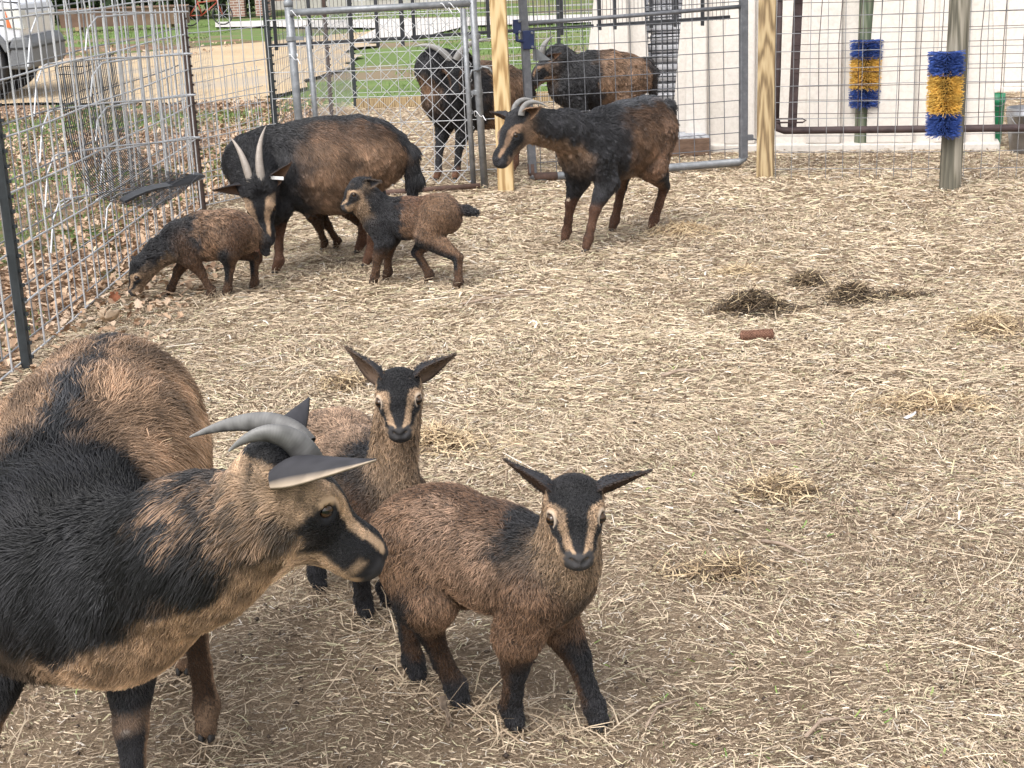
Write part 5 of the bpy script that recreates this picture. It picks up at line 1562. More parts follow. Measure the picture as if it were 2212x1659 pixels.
# -- kid behind the big goat's head
def goat_upright_kid():
    o, yaw = (-.345, 3.10), R(-63)
    P = Place(o, yaw)
    poll = P.p(on_y(858, 800, 2.93))
    paint = dict(torso=torso_paint(BLACK * 1.6, mixc(BROWN, PALE, .22), .055, belly=TAN * .5, zb=.28, soft=.02),
                 neck=neck_paint(BLACK * 1.6, TAN * .64, 62, 12), head=head_paint(jaw=TAN * .68, stripe=TAN * .74, lid=PALE * .9, bl=30, st=56, ck=104, poll=.30, ckx=.42),
                 tail=lambda C: np.repeat(DKBR[None], len(C['co']), 0),
                 leg=leg_paint(DKBR, BROWN * .75, BLACK * 1.8, .16, foot=BLACK * 1.6))
    goat('goat_kid', 'kid with long upright neck behind the large horned goat, ears raised in V', HERD, True, o, yaw,
         [(.115, .320, .086, .84), (.02, .330, .092, .96), (-.10, .348, .090, .98), (-.165, .348, .078, .98)],
         [(.120, 0, .33, .072), tuple(P.p(on_y(842, 1060, 2.96))) + (.046,), tuple(poll + P.d((0, .045, -.06))) + (.040,)],
         dict(pos=poll, fwd=P.d((.03, -.86, -.51)), up=P.d((-.02, -.51, .86)), L=.140, wide=1.05),
         kid_legs(P.foot(838, 1310), P.foot(790, 1335), (-.20, .05), (-.17, -.05), d=(1, 0, 0)),
         [(-.235, 0, .36, .022), (-.275, 0, .33, .018), (-.285, 0, .29, .010)], paint,
         dict(KIDFUR, n=70000, torso=.022, neck=.024, lift=.6), .0036,
         [dict(base=(.10, sg * .27, -.14), tip=P.p(on_y(*((980, 768, 2.95) if sg > 0 else (750, 753, 2.95)))), face=(.9, sg * .3, -.2), w=.05, cin=mixc(DKBR, PALE, .10), cout=BLACK * 2, cup=.32) for sg in (1, -1)], seed=20)

# -- the large horned goat at the lower edge, neck turned to its left
def goat_big_front():
    o, yaw = (-.755, 2.47), R(-90)
    P = Place(o, yaw)
    W = lambda x, y, Y: P.p(on_y(x, y, Y))
    poll = P.p((-.345, 2.09, .732))
    fwd = V3((.68, .20, -.70)); up = V3((.66, .16, .73))
    paint = dict(torso=torso_paint(BLACK * .9, mixc(GINGER, TAN, .2), .12, belly=BROWN * .8, zb=.36, crest=GREYB * .5, cw=.022, soft=.04),
                 neck=neck_paint(BLACK * .9, mixc(GINGER, TAN, .45), 112, 8, mott=(.72, 100), mcol=GINGER * .75),
                 head=head_paint(jaw=TAN * .75, stripe=TAN * .92, cheek=BLACK * .9, bl=24, st=55, ck=142, poll=.12, ckx=.36),
                 tail=lambda C: np.repeat(BLACK[None] * 1.5, len(C['co']), 0),
                 leg=leg_paint(BLACK * 1.3, BROWN * .9, GINGER * .85, .22, hstripe=(DKBR * .5, .06, .24, .35, 1), fstripe=BLACK * 1.3, callus=V3((.22, .19, .17)), foot=GINGER * .6))
    fur = dict(ADFUR, n=210000, torso=.058, neck=.052, rad=.00056, cell=.013, clump=.5, crest=.012, headdens=1.6, streak=1.05, sfreq=42, lift=.28, head=.007, thigh=.022, leg=.006, wave=.006, swirl=.9, under=.68, beard=.045)
    hc0, hc1 = (.038, .036, .035), (.23, .225, .22)
    goat('horned_goat', 'large horned goat cropped by the picture edge, black shaggy neck turned in profile', DOES, False, o, yaw,
         [(.215, .475, .155, .82), (.06, .50, .172, .98), (-.10, .545, .176, 1.02), (-.235, .582, .146, 1.02), (-.29, .575, .122, 1.0)],
         [(.215, .02, .50, .140)] + [tuple(W(x, y, Y)) + (r,) for x, y, Y, r in ((240, 1285, 2.2, .130), (425, 1190, 2.13, .100), (560, 1122, 2.10, .076))],
         dict(pos=poll, fwd=P.d(fwd), up=P.d(up), L=.245),
         adult_legs(P.foot(300, 1850), P.foot(-70, 1870), P.foot(450, 1598), P.foot(400, 1455), sx=.21, hx=-.235, w=.10),
         [(-.395, 0, .56, .035), (-.43, 0, .50, .026), (-.435, 0, .42, .012)], paint, fur, .0052,
         [dict(base=(.10, -.20, -.17), tip=W(814, 994, 1.99), face=V3((.80, -.1, -.6)), w=.068, hf=True, cin=BLACK * 3, cout=BLACK * 2.6, edge=PALE * .7, cup=.35, fuzz=False, es=-1),
          dict(base=(.10, .19, -.10), tip=W(668, 860, 2.22), face=V3((.8, .3, -.3)), w=.06, cin=BLACK * 2.6, cout=BLACK * 2.6, cup=.35, fuzz=False)],
         [dict(wp=[W(672, 1003, 2.07), W(640, 928, 2.06), W(560, 912, 2.05), W(494, 975, 2.05)], r=.0215, flat=.7, c0=hc0, c1=hc1),
          dict(wp=[W(660, 965, 2.13), W(610, 893, 2.16), W(510, 903, 2.20), W(410, 944, 2.24)], r=.0215, flat=.7, c0=hc0, c1=hc1)], seed=30)

# -- doe with tall pale horns, head lowered to the camera
def goat_tall_horns():
    o, yaw = (-.88, 7.06), R(-177)
    P = Place(o, yaw)
    W = lambda x, y, Y: P.p(on_y(x, y, Y))
    poll = W(556, 396, 6.80)
    nose = W(567, 518, 6.70)
    paint = dict(torso=torso_paint(BLACK * 1.2, BROWN * .62, .04, belly=GINGER * .55, zb=.36, crest=BLACK * 1.3, cw=.07, soft=.06, upper=DKBR * .8, zup=.60),
                 neck=neck_paint(BLACK * 1.2, RUST * 1.2, 140, 10), head=head_paint(jaw=BLACK * 1.3, stripe=TAN * .8, bl=23, st=52, ck=150, poll=.2),
                 tail=lambda C: np.repeat(BLACK[None] * 1.3, len(C['co']), 0),
                 leg=leg_paint(BLACK * 1.2, mixc(BROWN, GINGER, .5) * .7, RUST * .8, .24, hstripe=(BLACK * 1.2, .22, .46, -.4, 1), callus=PALE * .8))
    hc0, hc1 = (.22, .19, .165), (.36, .31, .27)
    goat('horned_goat', 'black and brown goat with two tall pale horns and a white ear tag, head lowered', DOES, False, o, yaw,
         [(.20, .505, .160, .80), (.06, .50, .185, .98), (-.08, .50, .20, 1.05), (-.22, .535, .165, 1.0), (-.29, .545, .125, 1.0)],
         [(.22, .0, .535, .130), (.29, .06, .53, .112), (.265, .16, .475, .085), tuple(poll + P.d((0, .03, -.03))) + (.07,)],
         dict(pos=poll, fwd=P.d(unit(on_y(567, 518, 6.70) - on_y(556, 396, 6.80))), up=P.d((-.06, -.95, .3)), L=.27),
         adult_legs(P.foot(552, 588), P.foot(600, 592), P.foot(795, 578), P.foot(778, 548), sx=.215, hx=-.235, w=.10)
         | {}, [(-.375, 0, .60, .034), (-.43, 0, .54, .030), (-.455, .01, .42, .024), (-.44, .02, .34, .008)], paint,
         dict(ADFUR, n=115000, rad=.0010, cell=.015, tail=.07, torso=.055, crest=.01), .0075,
         [dict(base=(.08, -.17, -.04), len=.155, dir=(-.05, -1, .22), face=(.8, .1, .5), w=.060, cin=DKBR, cout=BLACK * 1.6, cup=.45),
          dict(base=(.08, .17, -.04), len=.155, dir=(-.62, .85, .25), face=(.5, .4, .7), w=.062, cin=DKBR, cout=BLACK * 1.8, cup=.45)],
         [dict(pts=[(.10, -.085, .0), (-.25, -.12, .16), (-.55, -.18, .16), (-.86, -.40, -.06)], r=.092, flat=.85, c0=hc0, c1=hc1),
          dict(pts=[(.10, .085, .0), (-.25, .09, .16), (-.58, .06, .16), (-.98, .22, -.06)], r=.092, flat=.85, c0=hc0, c1=hc1)],
         tagged=(1, P.d((.06, 0, -.006))), seed=40)

# -- doe standing to the right, in three-quarter view
def goat_standing_doe():
    o, yaw = (.555, 7.50), R(180 + 44)
    P = Place(o, yaw)
    poll = P.p(on_y(1112, 246, 7.08))
    nose = on_y(1070, 338, 7.00)
    paint = dict(torso=torso_paint(BLACK * 1.6, mixc(BROWN, RUST, .3) * .62, .05, belly=GINGER * .45, zb=.36, crest=GREYB * .9, cw=.06, soft=.06, upper=DKBR * .62, zup=.57),
                 neck=neck_paint(BLACK * 1.6, GINGER * .62, 124, 10), head=head_paint(jaw=GINGER * .6, stripe=GINGER * .75, bl=28, st=60, ck=124, poll=.24, ckx=.34),
                 tail=lambda C: np.repeat(BLACK[None] * 1.3, len(C['co']), 0),
                 leg=leg_paint(BLACK * 1.5, mixc(RUST, BROWN, .5) * .7, RUST * .62, .235, hstripe=(BLACK * 1.2, .20, .36, .0, -1), callus=PALE))
    goat('horned_goat', 'dark goat with swept-back horns standing in the open straw beside the pipe gate', DOES, False, o, yaw,
         [(.205, .495, .130, .80), (.06, .495, .155, .95), (-.10, .508, .160, 1.0), (-.24, .545, .130, .98), (-.29, .545, .110, .98)],
         [(.245, 0, .53, .115), (.335, .0, .585, .085), tuple(poll + P.d((.035, .045, -.055))) + (.072,)],
         dict(pos=poll, fwd=P.d(unit(nose - on_y(1112, 246, 7.08)) * 1.0 + V3((.0, -.18, .22))), up=P.d((-.55, -.35, .8)), L=.255),
         adult_legs(P.foot(1268, 546), P.foot(1222, 526), P.foot(1410, 500), P.foot(1325, 502), sx=.21, hx=-.24, w=.095),
         [(-.375, 0, .60, .03), (-.41, 0, .63, .024), (-.44, 0, .60, .012)], paint,
         dict(ADFUR, n=115000, rad=.0010, cell=.015, torso=.055, crest=.035, wave=.008), .0072,
         [dict(base=(.05, .19, -.07), len=.10, dir=(-.5, .85, .0), face=(.6, .7, .1), w=.058, cin=DKBR * .9, cout=GINGER * .7, cup=.5, edge=GINGER),
          dict(base=(.05, -.19, -.05), len=.125, dir=(-.25, -1, .25), face=(.8, -.2, -.1), w=.05, cin=DKBR, cout=BLACK * 2, cup=.45)],
         [dict(wp=[P.p(on_y(1126, 250, 7.04)), P.p(on_y(1128, 220, 7.05)), P.p(on_y(1152, 211, 7.08)), P.p(on_y(1184, 231, 7.10))], r=.0165, flat=.7),
          dict(wp=[P.p(on_y(1110, 247, 7.12)), P.p(on_y(1110, 218, 7.14)), P.p(on_y(1132, 205, 7.17)), P.p(on_y(1162, 222, 7.20))], r=.0165, flat=.7)], seed=50)

# -- kid standing beside the doe, tail out
def goat_tail_kid():
    o, yaw = (-.43, 6.62), R(168)
    P = Place(o, yaw)
    poll = P.p(on_y(772, 388, 6.60))
    paint = dict(torso=torso_paint(BLACK * 1.5, mixc(BROWN, RUST, .35) * .72, .015, belly=BROWN * .7, zb=.26, soft=.015, upper=RUST * .95, zup=.37),
                 neck=neck_paint(BLACK * 1.5, TAN * .42, 112, 10), head=head_paint(jaw=TAN * .55, stripe=TAN * .7, bl=32, st=58, ck=118, poll=.34, ckx=.36),
                 tail=lambda C: np.repeat(BLACK[None] * 1.3, len(C['co']), 0),
                 leg=leg_paint(BLACK * 1.5, BROWN * .7, DKBR, .17, hstripe=(BLACK, .10, .23, .0, 1), foot=DKBR * .7))
    goat('goat_kid', 'kid with black front half and rusty back standing sideways, short tail sticking out', HERD, True, o, yaw,
         [(.125, .305, .080, .84), (.02, .305, .084, .95), (-.10, .312, .082, .95), (-.165, .310, .072, .95)],
         [(.14, 0, .33, .080), tuple(P.p(on_y(796, 440, 6.63))) + (.066,), tuple(poll + P.d((.01, .01, -.055))) + (.056,)],
         dict(pos=poll, fwd=P.d((-.74, -.30, -.60)), up=P.d((-.55, -.2, .80)), L=.140),
         kid_legs(P.foot(808, 618), P.foot(836, 606), P.foot(988, 628), P.foot(925, 612), k=.64, sx=.205, hx=-.225, d=(1, 0, 0), hocks=((.022, 0, -.005), (.075, 0, -.01))),
         [(-.225, 0, .345, .017), (-.265, 0, .338, .015), (-.305, 0, .328, .012)], paint,
         dict(KIDFUR, n=34000, rad=.0013, cell=.014, clump=.5, tail=.018), .0048,
         [dict(base=(.03, .25, -.18), len=.085, dir=(-.75, .5, -.35), face=(.3, .9, .1), w=.045, cin=BLACK * 2, cout=BLACK * 2, edge=TAN * .5, cup=.45),
          dict(base=(.03, -.25, -.18), len=.085, dir=(-.75, -.5, -.35), face=(.3, -.9, .1), w=.045, cin=BLACK * 2, cout=BLACK * 2, cup=.45)], seed=60)

# -- kid nosing along the fence
def goat_sniffing_kid():
    o, yaw = (-1.31, 6.55), R(-171)
    P = Place(o, yaw)
    poll = P.p(on_y(296, 566, 6.46))
    paint = dict(torso=torso_paint(BLACK * 1.5, BROWN * .62, .06, belly=BROWN * .75, zb=.24, soft=.02, upper=BROWN * .85, zup=.34),
                 neck=neck_paint(BLACK * 1.4, TAN * .42, 100, 12), head=head_paint(jaw=TAN * .42, stripe=TAN * .58, lid=TAN * .8, bl=30, st=58, ck=112, poll=.34, ckx=.4),
                 tail=lambda C: np.repeat(BLACK[None] * 1.2, len(C['co']), 0),
                 leg=leg_paint(DKBR, DKBR, DKBR * 1.0, .16, hstripe=(BLACK, .08, .24, .0, 1), foot=DKBR * .7))
    goat('goat_kid', 'shaggy brown kid stepping along the wire fence with its nose to the ground', HERD, True, o, yaw,
         [(.115, .255, .086, .85), (.02, .272, .096, .95), (-.08, .275, .094, .95), (-.14, .268, .080, .95)],
         [(.13, 0, .255, .074), (.215, .0, .215, .054), tuple(poll + P.d((.02, .01, -.03))) + (.05,)],
         dict(pos=poll, fwd=P.d((-.50, -.28, -.72)), up=P.d((-.70, -.25, .5)), L=.140),
         kid_legs(P.foot(455, 643), P.foot(368, 640), P.foot(490, 640), P.foot(548, 626), k=.56, sx=.20, hx=-.22, th=1.15, d=(1, 0, 0), hocks=((.0, 0, 0), (.01, 0, .02))),
         [(-.20, 0, .27, .024), (-.235, 0, .235, .022), (-.24, 0, .19, .016)], paint,
         dict(KIDFUR, n=36000, torso=.028, neck=.02, rad=.0014, cell=.018, clump=.6, wave=.004), .0048,
         [dict(base=(.03, .24, -.18), len=.075, dir=(-.85, .35, -.25), face=(.3, .9, .1), w=.042, cin=BLACK * 2, cout=BLACK * 2, cup=.45),
          dict(base=(.03, -.24, -.14), len=.08, dir=(-.2, -1, .45), face=(.8, -.2, -.1), w=.04, cin=BLACK * 2, cout=BLACK * 2, cup=.45)], seed=70)

# -- kid half hidden behind the doe
def goat_hidden_kid():
    o, yaw = (-.86, 7.50), R(-178)
    P = Place(o, yaw)
    poll = P.p((-1.16, 7.5, .40))
    paint = dict(torso=torso_paint(BLACK * 1.5, BROWN * .7, .05, soft=.02), neck=neck_paint(BLACK * 1.4, TAN * .42, 100, 12),
                 head=head_paint(jaw=TAN * .5, stripe=TAN * .6), tail=lambda C: np.repeat(BLACK[None] * 1.2, len(C['co']), 0),
                 leg=leg_paint(DKBR * .6, DKBR * .8, DKBR * .8, .16, foot=DKBR * .6))
    goat('goat_kid', 'kid hidden behind the tall-horned goat, only its dark legs showing below her belly', HERD, True, o, yaw,
         [(.115, .290, .088, .85), (.02, .295, .092, .95), (-.08, .298, .09, .95), (-.14, .295, .08, .95)],
         [(.13, 0, .30, .078), (.21, .0, .33, .058), tuple(poll + P.d((.02, 0, -.05))) + (.05,)],
         dict(pos=poll, fwd=P.d((-.85, 0, -.5)), up=P.d((-.5, 0, .85)), L=.150),
         kid_legs(P.foot(700, 540), P.foot(728, 537), P.foot(775, 548), P.foot(800, 540), k=.62, sx=.20, hx=-.22, d=(1, 0, 0)),
         [(-.20, 0, .32, .022), (-.235, 0, .29, .02), (-.24, 0, .25, .014)], paint,
         dict(KIDFUR, n=9000, rad=.0026, cell=.018), .007,
         [dict(base=(.03, sg * .24, -.15), len=.08, dir=(-.5, sg * .9, .1), face=(.8, sg * .3, -.1), w=.042, cin=BLACK * 2, cout=BLACK * 2) for sg in (1, -1)], seed=80)

# -- black goat facing the camera behind the chain-link
def goat_behind_chainlink():
    o, yaw = (-.17, 10.10), R(180 + 42)
    P = Place(o, yaw)
    pollw = on_y(978, 122, 9.82)
    poll = P.p(pollw)
    paint = dict(torso=torso_paint(BLACK * 1.2, BROWN * .7, .05, belly=BROWN * .6, zb=.35, soft=.04),
                 neck=neck_paint(BLACK * 1.2, BROWN * .75, 150, 10), head=head_paint(jaw=BLACK * 1.5, stripe=DKBR * 1.1, bl=40, st=55, ck=150, poll=.3),
                 tail=lambda C: np.repeat(BLACK[None] * 1.2, len(C['co']), 0),
                 leg=leg_paint(BLACK * 1.3, BROWN * .6, BLACK * 1.8, .22, hstripe=(RUST, .0, .3, -.5, 1), foot=RUST * 1.1))
    goat('horned_goat', 'black shaggy goat with brown chest looking out from behind the chain-link panel', DOES, False, o, yaw,
         [(.215, .545, .175, .82), (.06, .535, .19, .95), (-.10, .53, .19, 1.0), (-.24, .545, .15, 1.0), (-.30, .545, .12, 1.0)],
         [(.25, 0, .60, .150), (.32, .0, .72, .115), tuple(poll + P.d((.05, .10, -.07))) + (.085,)],
         dict(pos=poll, fwd=P.d((.05, -.62, -.78)), up=P.d((.0, -.78, .62)), L=.25),
         adult_legs(P.foot(985, 390), P.foot(945, 392), P.foot(1110, 372), P.foot(1085, 358), sx=.23, hx=-.25, w=.10, k=1.05),
         [(-.40, 0, .62, .035), (-.45, 0, .60, .03), (-.49, 0, .53, .018)], paint,
         dict(ADFUR, n=45000, rad=.0022, cell=.020, torso=.065, neck=.065, tail=.08), .009,
         [dict(base=(.05, sg * .19, -.07), len=.13, dir=(-.2, sg * 1, -.5), face=(.8, sg * .2, -.1), w=.055, cin=DKBR, cout=BLACK * 2) for sg in (1, -1)],
         [dict(pts=[(.10, sg * .085, .0), (-.10, sg * .26, .26), (-.30, sg * .58, .28), (-.26, sg * 1.0, .18)], r=.10, c0=(.28, .27, .26), c1=(.36, .35, .34)) for sg in (1, -1)], seed=90)

# -- goat behind the pipe gate
def goat_behind_gate():
    o, yaw = (.70, 10.95), R(180 + 10)
    P = Place(o, yaw)
    poll = P.p(on_y(1178, 124, 10.85))
    paint = dict(torso=torso_paint(BLACK * 1.2, mixc(BROWN, GINGER, .2) * .68, .03, belly=BROWN * .7, zb=.36, soft=.04, crest=DKBR * .9, cw=.045),
                 neck=neck_paint(BLACK * 1.2, GINGER * .6, 145, 10), head=head_paint(jaw=GINGER * .5, stripe=GINGER * .6, bl=32, st=55, ck=140, poll=.3),
                 tail=lambda C: np.repeat(BLACK[None] * 1.2, len(C['co']), 0),
                 leg=leg_paint(BLACK * 1.3, BROWN * .7, RUST, .22, foot=RUST * .8))
    goat('horned_goat', 'black-fronted goat with a ragged brown back standing behind the pipe gate', DOES, False, o, yaw,
         [(.20, .535, .155, .82), (.06, .535, .17, .95), (-.08, .535, .17, 1.0), (-.20, .54, .14, 1.0), (-.26, .54, .115, 1.0)],
         [(.22, 0, .58, .13), (.29, .0, .66, .10), tuple(poll + P.d((.05, .02, -.06))) + (.085,)],
         dict(pos=poll, fwd=P.d((-.72, -.25, -.65)), up=P.d((-.6, 0, .75)), L=.25),
         adult_legs((.24, .09), (.27, -.09), (-.27, .09), (-.22, -.09), sx=.20, hx=-.215, w=.10, k=1.05),
         [(-.35, 0, .63, .033), (-.39, 0, .58, .028), (-.40, 0, .46, .018)], paint,
         dict(ADFUR, n=45000, rad=.0022, cell=.020, torso=.065, neck=.065, crest=.045, tail=.08, wave=.012), .009,
         [dict(base=(.05, sg * .19, -.07), len=.13, dir=(-.6, sg * .8, -.2), face=(.6, sg * .7, 0), w=.055, cin=DKBR * 2, cout=BLACK * 2) for sg in (1, -1)],
         [dict(pts=[(.12, sg * .085, .0), (-.05, sg * .12, .26), (-.30, sg * .16, .34), (-.55, sg * .3, .28)], r=.085) for sg in (1, -1)], seed=95)

goat_big_front(); goat_front_kid(); goat_upright_kid(); goat_tall_horns(); goat_standing_doe()
goat_tail_kid(); goat_sniffing_kid(); goat_hidden_kid(); goat_behind_chainlink(); goat_behind_gate()

# ------------------------------------------------------------------ small things lying in the pen
M_COB = mat_noise('corn_cob', [(0.35, (.12, .055, .036)), (0.65, (.25, .13, .085))], 90, rough=.85, bump=.3)
def corn_cob():
    c = on_z(1635, 738)
    root = empty('corn_cob', (c[0], c[1], .022), R(4), 'bare reddish corn cob lying in the straw', 'corn cob')
    mb = MB()
    n, m = 26, 14
    mb.lathe([(.012 + .010 * min(1, i / 2.0, (n - i) / 2.0), -.085 + .17 * i / n) for i in range(n + 1)], (0, 0, 0), m, 'x')
    mb.build('core', M_COB, root, True)
    k = MB()
    for i in range(22):
        for j in range(12):
            a = j * math.pi / 6 + (.26 if i % 2 else 0); x = -.076 + .0073 * i; r = .0225
            k.box((x, r * math.cos(a), r * math.sin(a)), (.0045, .0075, .006), Matrix.Rotation(a, 3, 'X'))
    k.build('cups', M_COB, root)['kind'] = 'stuff'
    root.scale = (.74, .74, .74); root.location.z = .026
corn_cob()

def hay_clump(px, py, rx, ry, h, dark, label, n, seed):
    c = on_z(px, py)
    rng = np.random.default_rng(seed)
    root = empty('hay_clump', (0, 0, 0), 0, label, 'hay clump', 'dark clumps of old hay')
    a = rng.uniform(0, 6.28, n); r = np.abs(rng.normal(0, .55, n)) * (.7 + .6 * vnoise(np.stack([np.cos(a), np.sin(a), a * 0], 1) * 1.6, 1.0, seed))
    x = c[0] + rx * r * np.cos(a); y = c[1] + ry * r * np.sin(a)
    hh = h * np.maximum(0, 1 - r ** 2) * (.4 + .9 * fbm(np.stack([x, y, y * 0], 1), 16, seed, 2))
    z = pen_height(x, y) + hh * rng.random(n) ** .5
    col = mixc(V3((.05, .036, .026)) * (1 + 3 * (1 - dark)), V3((.25, .18, .11)) * (1 + 1.2 * (1 - dark)), rng.random(n) ** (.6 + dark * 2.2))
    col = mixc(col, V3((.66, .52, .33)), (rng.random(n) < .10 + .65 * (1 - dark)) * .9)
    o = strips('strands', np.stack([x, y, z], 1), rng.uniform(0, 6.28, n), rng.uniform(.02, .10, n), rng.uniform(.0016, .0042, n), rng.normal(0, .16, n), rng.normal(0, .5, n), rng.normal(0, .8, n), col, rng.uniform(0, .01, n), None, None, kinky=.06, seed=seed, parent=root)
    # compact heart of the clump
    nu, nv = 20, 8
    V = []
    for i in range(nv + 1):
        for j in range(nu):
            t = j * 2 * math.pi / nu; rr = (1 - i / nv) * .72
            V.append((c[0] + rx * rr * math.cos(t), c[1] + ry * rr * math.sin(t), 0))
    V = np.array(V)
    rr = np.repeat(1 - np.arange(nv + 1) / nv, nu)
    V[:, 2] = pen_height(V[:, 0], V[:, 1]) - .012 + h * .6 * (1 - rr ** 2) * (.5 + 1.0 * vnoise(V * 1.0, 30, seed))
    q = [(i * nu + j, i * nu + (j + 1) % nu, (i + 1) * nu + (j + 1) % nu, (i + 1) * nu + j) for i in range(nv) for j in range(nu)]
    me = fast_mesh('heart', V, q)
    set_col(me, np.repeat(V3((.06, .043, .03))[None] * (1 + 4.5 * (1 - dark)), len(V), 0) * (.6 + .8 * vnoise(V, 60, 2))[:, None])
    link('heart', me, root, M_STRAW)
hay_clump(1625, 672, .17, .095, .085, .97, 'darkest mound of old hay, left of the pair near the corn cob', 2300, 1)
hay_clump(1838, 648, .11, .10, .075, .95, 'dark mound of hay right of the trampled streak', 1800, 2)
hay_clump(1745, 612, .10, .10, .055, .9, 'smaller dark hay tuft behind the darkest mound', 800, 3)
hay_clump(1935, 642, .19, .05, .02, .92, 'thin dark streak of trampled hay trailing to the side', 600, 4)
hay_clump(1600, 590, .14, .10, .03, .35, 'reddish brown patch of hay behind the dark mounds', 600, 5)
hay_clump(2145, 715, .17, .16, .045, .45, 'loose greyish hay heap near the picture edge', 1300, 6)
hay_clump(1680, 1068, .12, .07, .04, .55, 'dark hay tuft in the middle of the open straw', 900, 7)
hay_clump(1560, 1235, .12, .06, .015, .55, 'flat dark hollow of hay nearer the foremost kid', 600, 8)
hay_clump(745, 830, .10, .08, .02, .5, 'small dark patch of hay behind the upright kid', 500, 9)
hay_clump(940, 960, .16, .12, .045, .3, 'tangled pale hay heap beside the upright kid', 1300, 10)
hay_clump(2010, 880, .22, .12, .035, .3, 'loose golden hay heap right of the open middle', 1100, 11)
hay_clump(1470, 505, .20, .14, .05, .15, 'golden hay ridge behind the standing goat', 900, 12)

M_STICK = mat_noise('dry_stick', [(0.3, (.20, .14, .10)), (0.7, (.42, .33, .26))], 40, rough=.8)
def stick(px0, py0, px1, py1, r, label, mat=None, bow=.02):
    a, b = on_z(px0, py0), on_z(px1, py1)
    m = (a + b) / 2
    d = b - a; s = np.array([-d[1], d[0], 0]) / np.linalg.norm(d)
    za, zb, zm = [float(pen_height(np.array([p[0]]), np.array([p[1]]))[0]) + r + .006 for p in (a, b, m)]
    mb = MB(); mb.tube([(a[0] - m[0], a[1] - m[1], za), (s[0] * bow, s[1] * bow, zm + .006), (b[0] - m[0], b[1] - m[1], zb)], [r, r * .9, r * .6], 6)
    o = mb.build('stick', mat or M_STICK, None, True)
    o.location = (m[0], m[1], 0)
    tag(o, label, 'stick', 'sticks and straws lying about')
stick(1740, 1600, 1838, 1563, .004, 'grey twig lying at an angle in the open straw')
stick(1625, 1815, 1735, 1745, .0035, 'pale bent twig near the lower picture edge')
stick(1955, 1862, 2090, 1945, .0035, 'dark twig in the lower corner')
stick(1430, 815, 1520, 802, .006, 'brown stick lying between the corn cob and the kids')
stick(1395, 1575, 1480, 1510, .003, 'thin grey stick just right of the foremost kid')
stick(1000, 665, 1170, 640, .005, 'long pale stalk below the kid with the short tail')
stick(1312, 1580, 1318, 1500, .0028, 'short pale straw stub beside the foremost kid hoof')
stick(1645, 1180, 1730, 1205, .005, 'thick pale straw lying beside the wood chip', None, .0)

M_CHIP = mat_noise('wood_chip', [(0.3, (.13, .085, .06)), (0.7, (.28, .19, .14))], 30, rough=.9, bump=.4, stretch=(1, 6, 6))
c = on_z(1668, 962)
mb = MB(); mb.add([(-.045, -.012, 0), (.04, -.018, .0), (.055, .006, 0), (-.03, .014, 0), (-.04, -.008, .014), (.035, -.012, .010), (.045, .004, .013), (-.025, .010, .009)], [(3, 2, 1, 0), (4, 5, 6, 7), (0, 1, 5, 4), (1, 2, 6, 5), (2, 3, 7, 6), (3, 0, 4, 7)])
o = mb.build('wood_chip', M_CHIP, None, bevel=.002); o.location = (c[0], c[1], .004)
tag(o, 'splintered brown wood chip in the open straw', 'wood chip')
M_FEATH = mat_plain('white_feather', (.68, .68, .72), .7)
for k, (px, py, sz, lb) in enumerate(((1965, 908, .022, 'white feather in the straw right of the middle'),)):
    c = on_z(px, py)
    mb = MB(); n = 8
    V = []
    for i in range(n + 1):
        u = i / n; w = sz * .35 * math.sin(math.pi * min(1, u * .9 + .08)) + .0008
        for j in (-1, 0, 1): V.append((sz * (u - .5) * 2, j * w, .006 + .010 * u * u + (.004 if j == 0 else 0) + wob(.002)))
    mb.add(V, [(i * 3 + j, i * 3 + j + 1, i * 3 + j + 4, i * 3 + j + 3) for i in range(n) for j in (0, 1)])
    o = mb.build('feather', M_FEATH, None, True); o.location = (c[0], c[1], .004); o.rotation_euler = (0, 0, k * 1.1 + .4)
    sm = o.modifiers.new('thickness', 'SOLIDIFY'); sm.thickness = .0008
    tag(o, lb, 'feather')

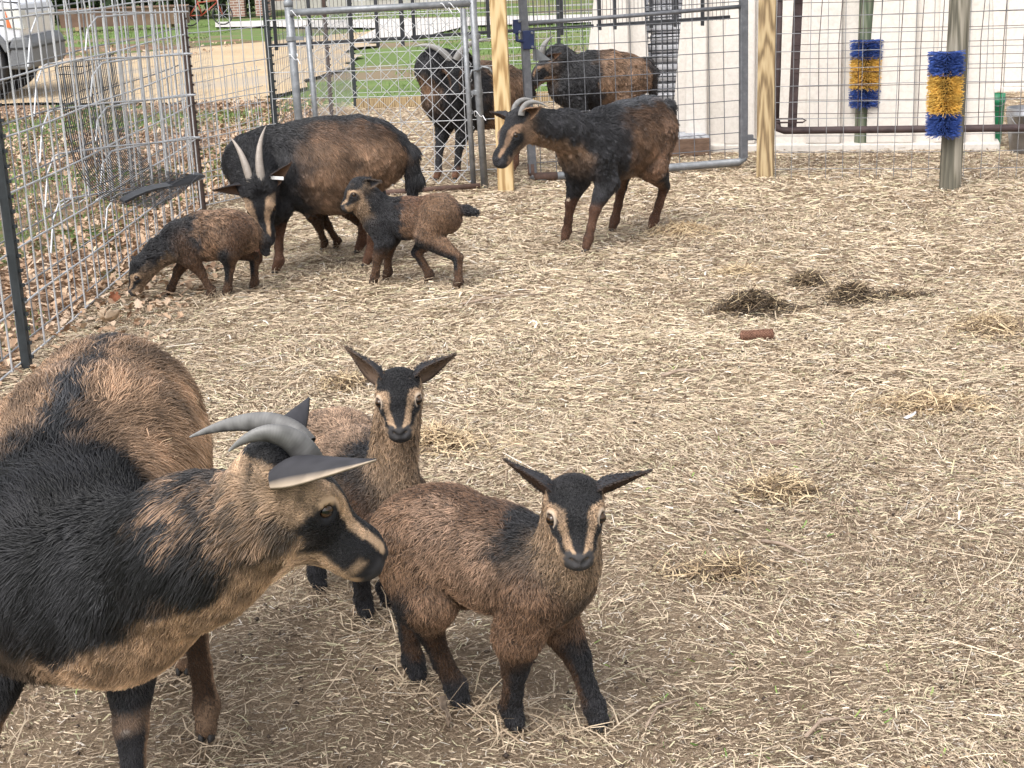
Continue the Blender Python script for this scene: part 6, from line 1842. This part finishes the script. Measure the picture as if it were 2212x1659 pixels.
# dry crumpled leaf by the kid's hind hoof
def crumpled_leaf(px, py, sz, label, col, seed, up=.9):
    c = on_z(px, py)
    n, m = 10, 8
    u, v = np.meshgrid(np.linspace(0, 1, n), np.linspace(-1, 1, m), indexing='ij')
    wd = np.sin(np.pi * np.clip(u * .92 + .04, 0, 1)) * .42 * (1 + .25 * np.sin(u * 19))
    P = np.stack([(u - .5) * .5, v * wd, u * up + .25 * v * v], -1).reshape(-1, 3) * sz
    P += (np.stack([vnoise(P, 40, seed + k) for k in range(3)], 1) - .5) * sz * .35
    P[:, 2] -= P[:, 2].min()
    i = np.arange(n * m).reshape(n, m)
    q = np.stack([i[:-1, :-1], i[1:, :-1], i[1:, 1:], i[:-1, 1:]], -1).reshape(-1, 4)
    me = fast_mesh('dry_leaf', P, q)
    set_col(me, np.repeat(V3(col)[None], len(P), 0) * (.6 + .8 * vnoise(P, 90, seed))[:, None])
    o = link('dry_leaf', me, None, M_LEAF); o.location = (c[0], c[1], 0)
    o.rotation_euler = (0, 0, seed)
    sm = o.modifiers.new('thickness', 'SOLIDIFY'); sm.thickness = .0012
    tag(o, label, 'leaf', 'single dry leaves')
crumpled_leaf(962, 1572, .06, 'crumpled dry leaf standing beside the foremost kid hind hoof', (.26, .20, .15), 3, .7)
crumpled_leaf(235, 705, .10, 'curled pale leaf at the foot of the wire fence', (.50, .38, .27), 5, .5)
crumpled_leaf(250, 655, .055, 'rust-red oak leaf against the wire by the sniffing kid', (.22, .085, .045), 8, .8)
crumpled_leaf(2000, 1690, .05, 'flat tan leaf in the nearer straw', (.42, .29, .17), 9, .25)

# straw lapping over the hooves
def hoof_straw():
    rng = np.random.default_rng(66)
    P = np.repeat(np.array(HOOVES), 70, 0)
    n = len(P)
    a = rng.uniform(0, 6.28, n); r = rng.uniform(.018, .075, n)
    P = P + np.stack([np.cos(a) * r, np.sin(a) * r, np.zeros(n)], 1)
    P[:, 2] = pen_height(P[:, 0], P[:, 1])
    c = mixc(V3((.70, .57, .41)), V3((.38, .28, .19)), rng.random(n)) * rng.uniform(.75, 1.1, n)[:, None]
    strips('hoof_straw', P, rng.uniform(0, 6.28, n), rng.uniform(.03, .10, n), rng.uniform(.0014, .0032, n), rng.normal(0, .1, n), rng.normal(0, .25, n), rng.normal(0, .6, n), c, rng.exponential(.010, n),
           'straw pushed up around the goats hooves', 'straw', kinky=.05, seed=9)
hoof_straw()
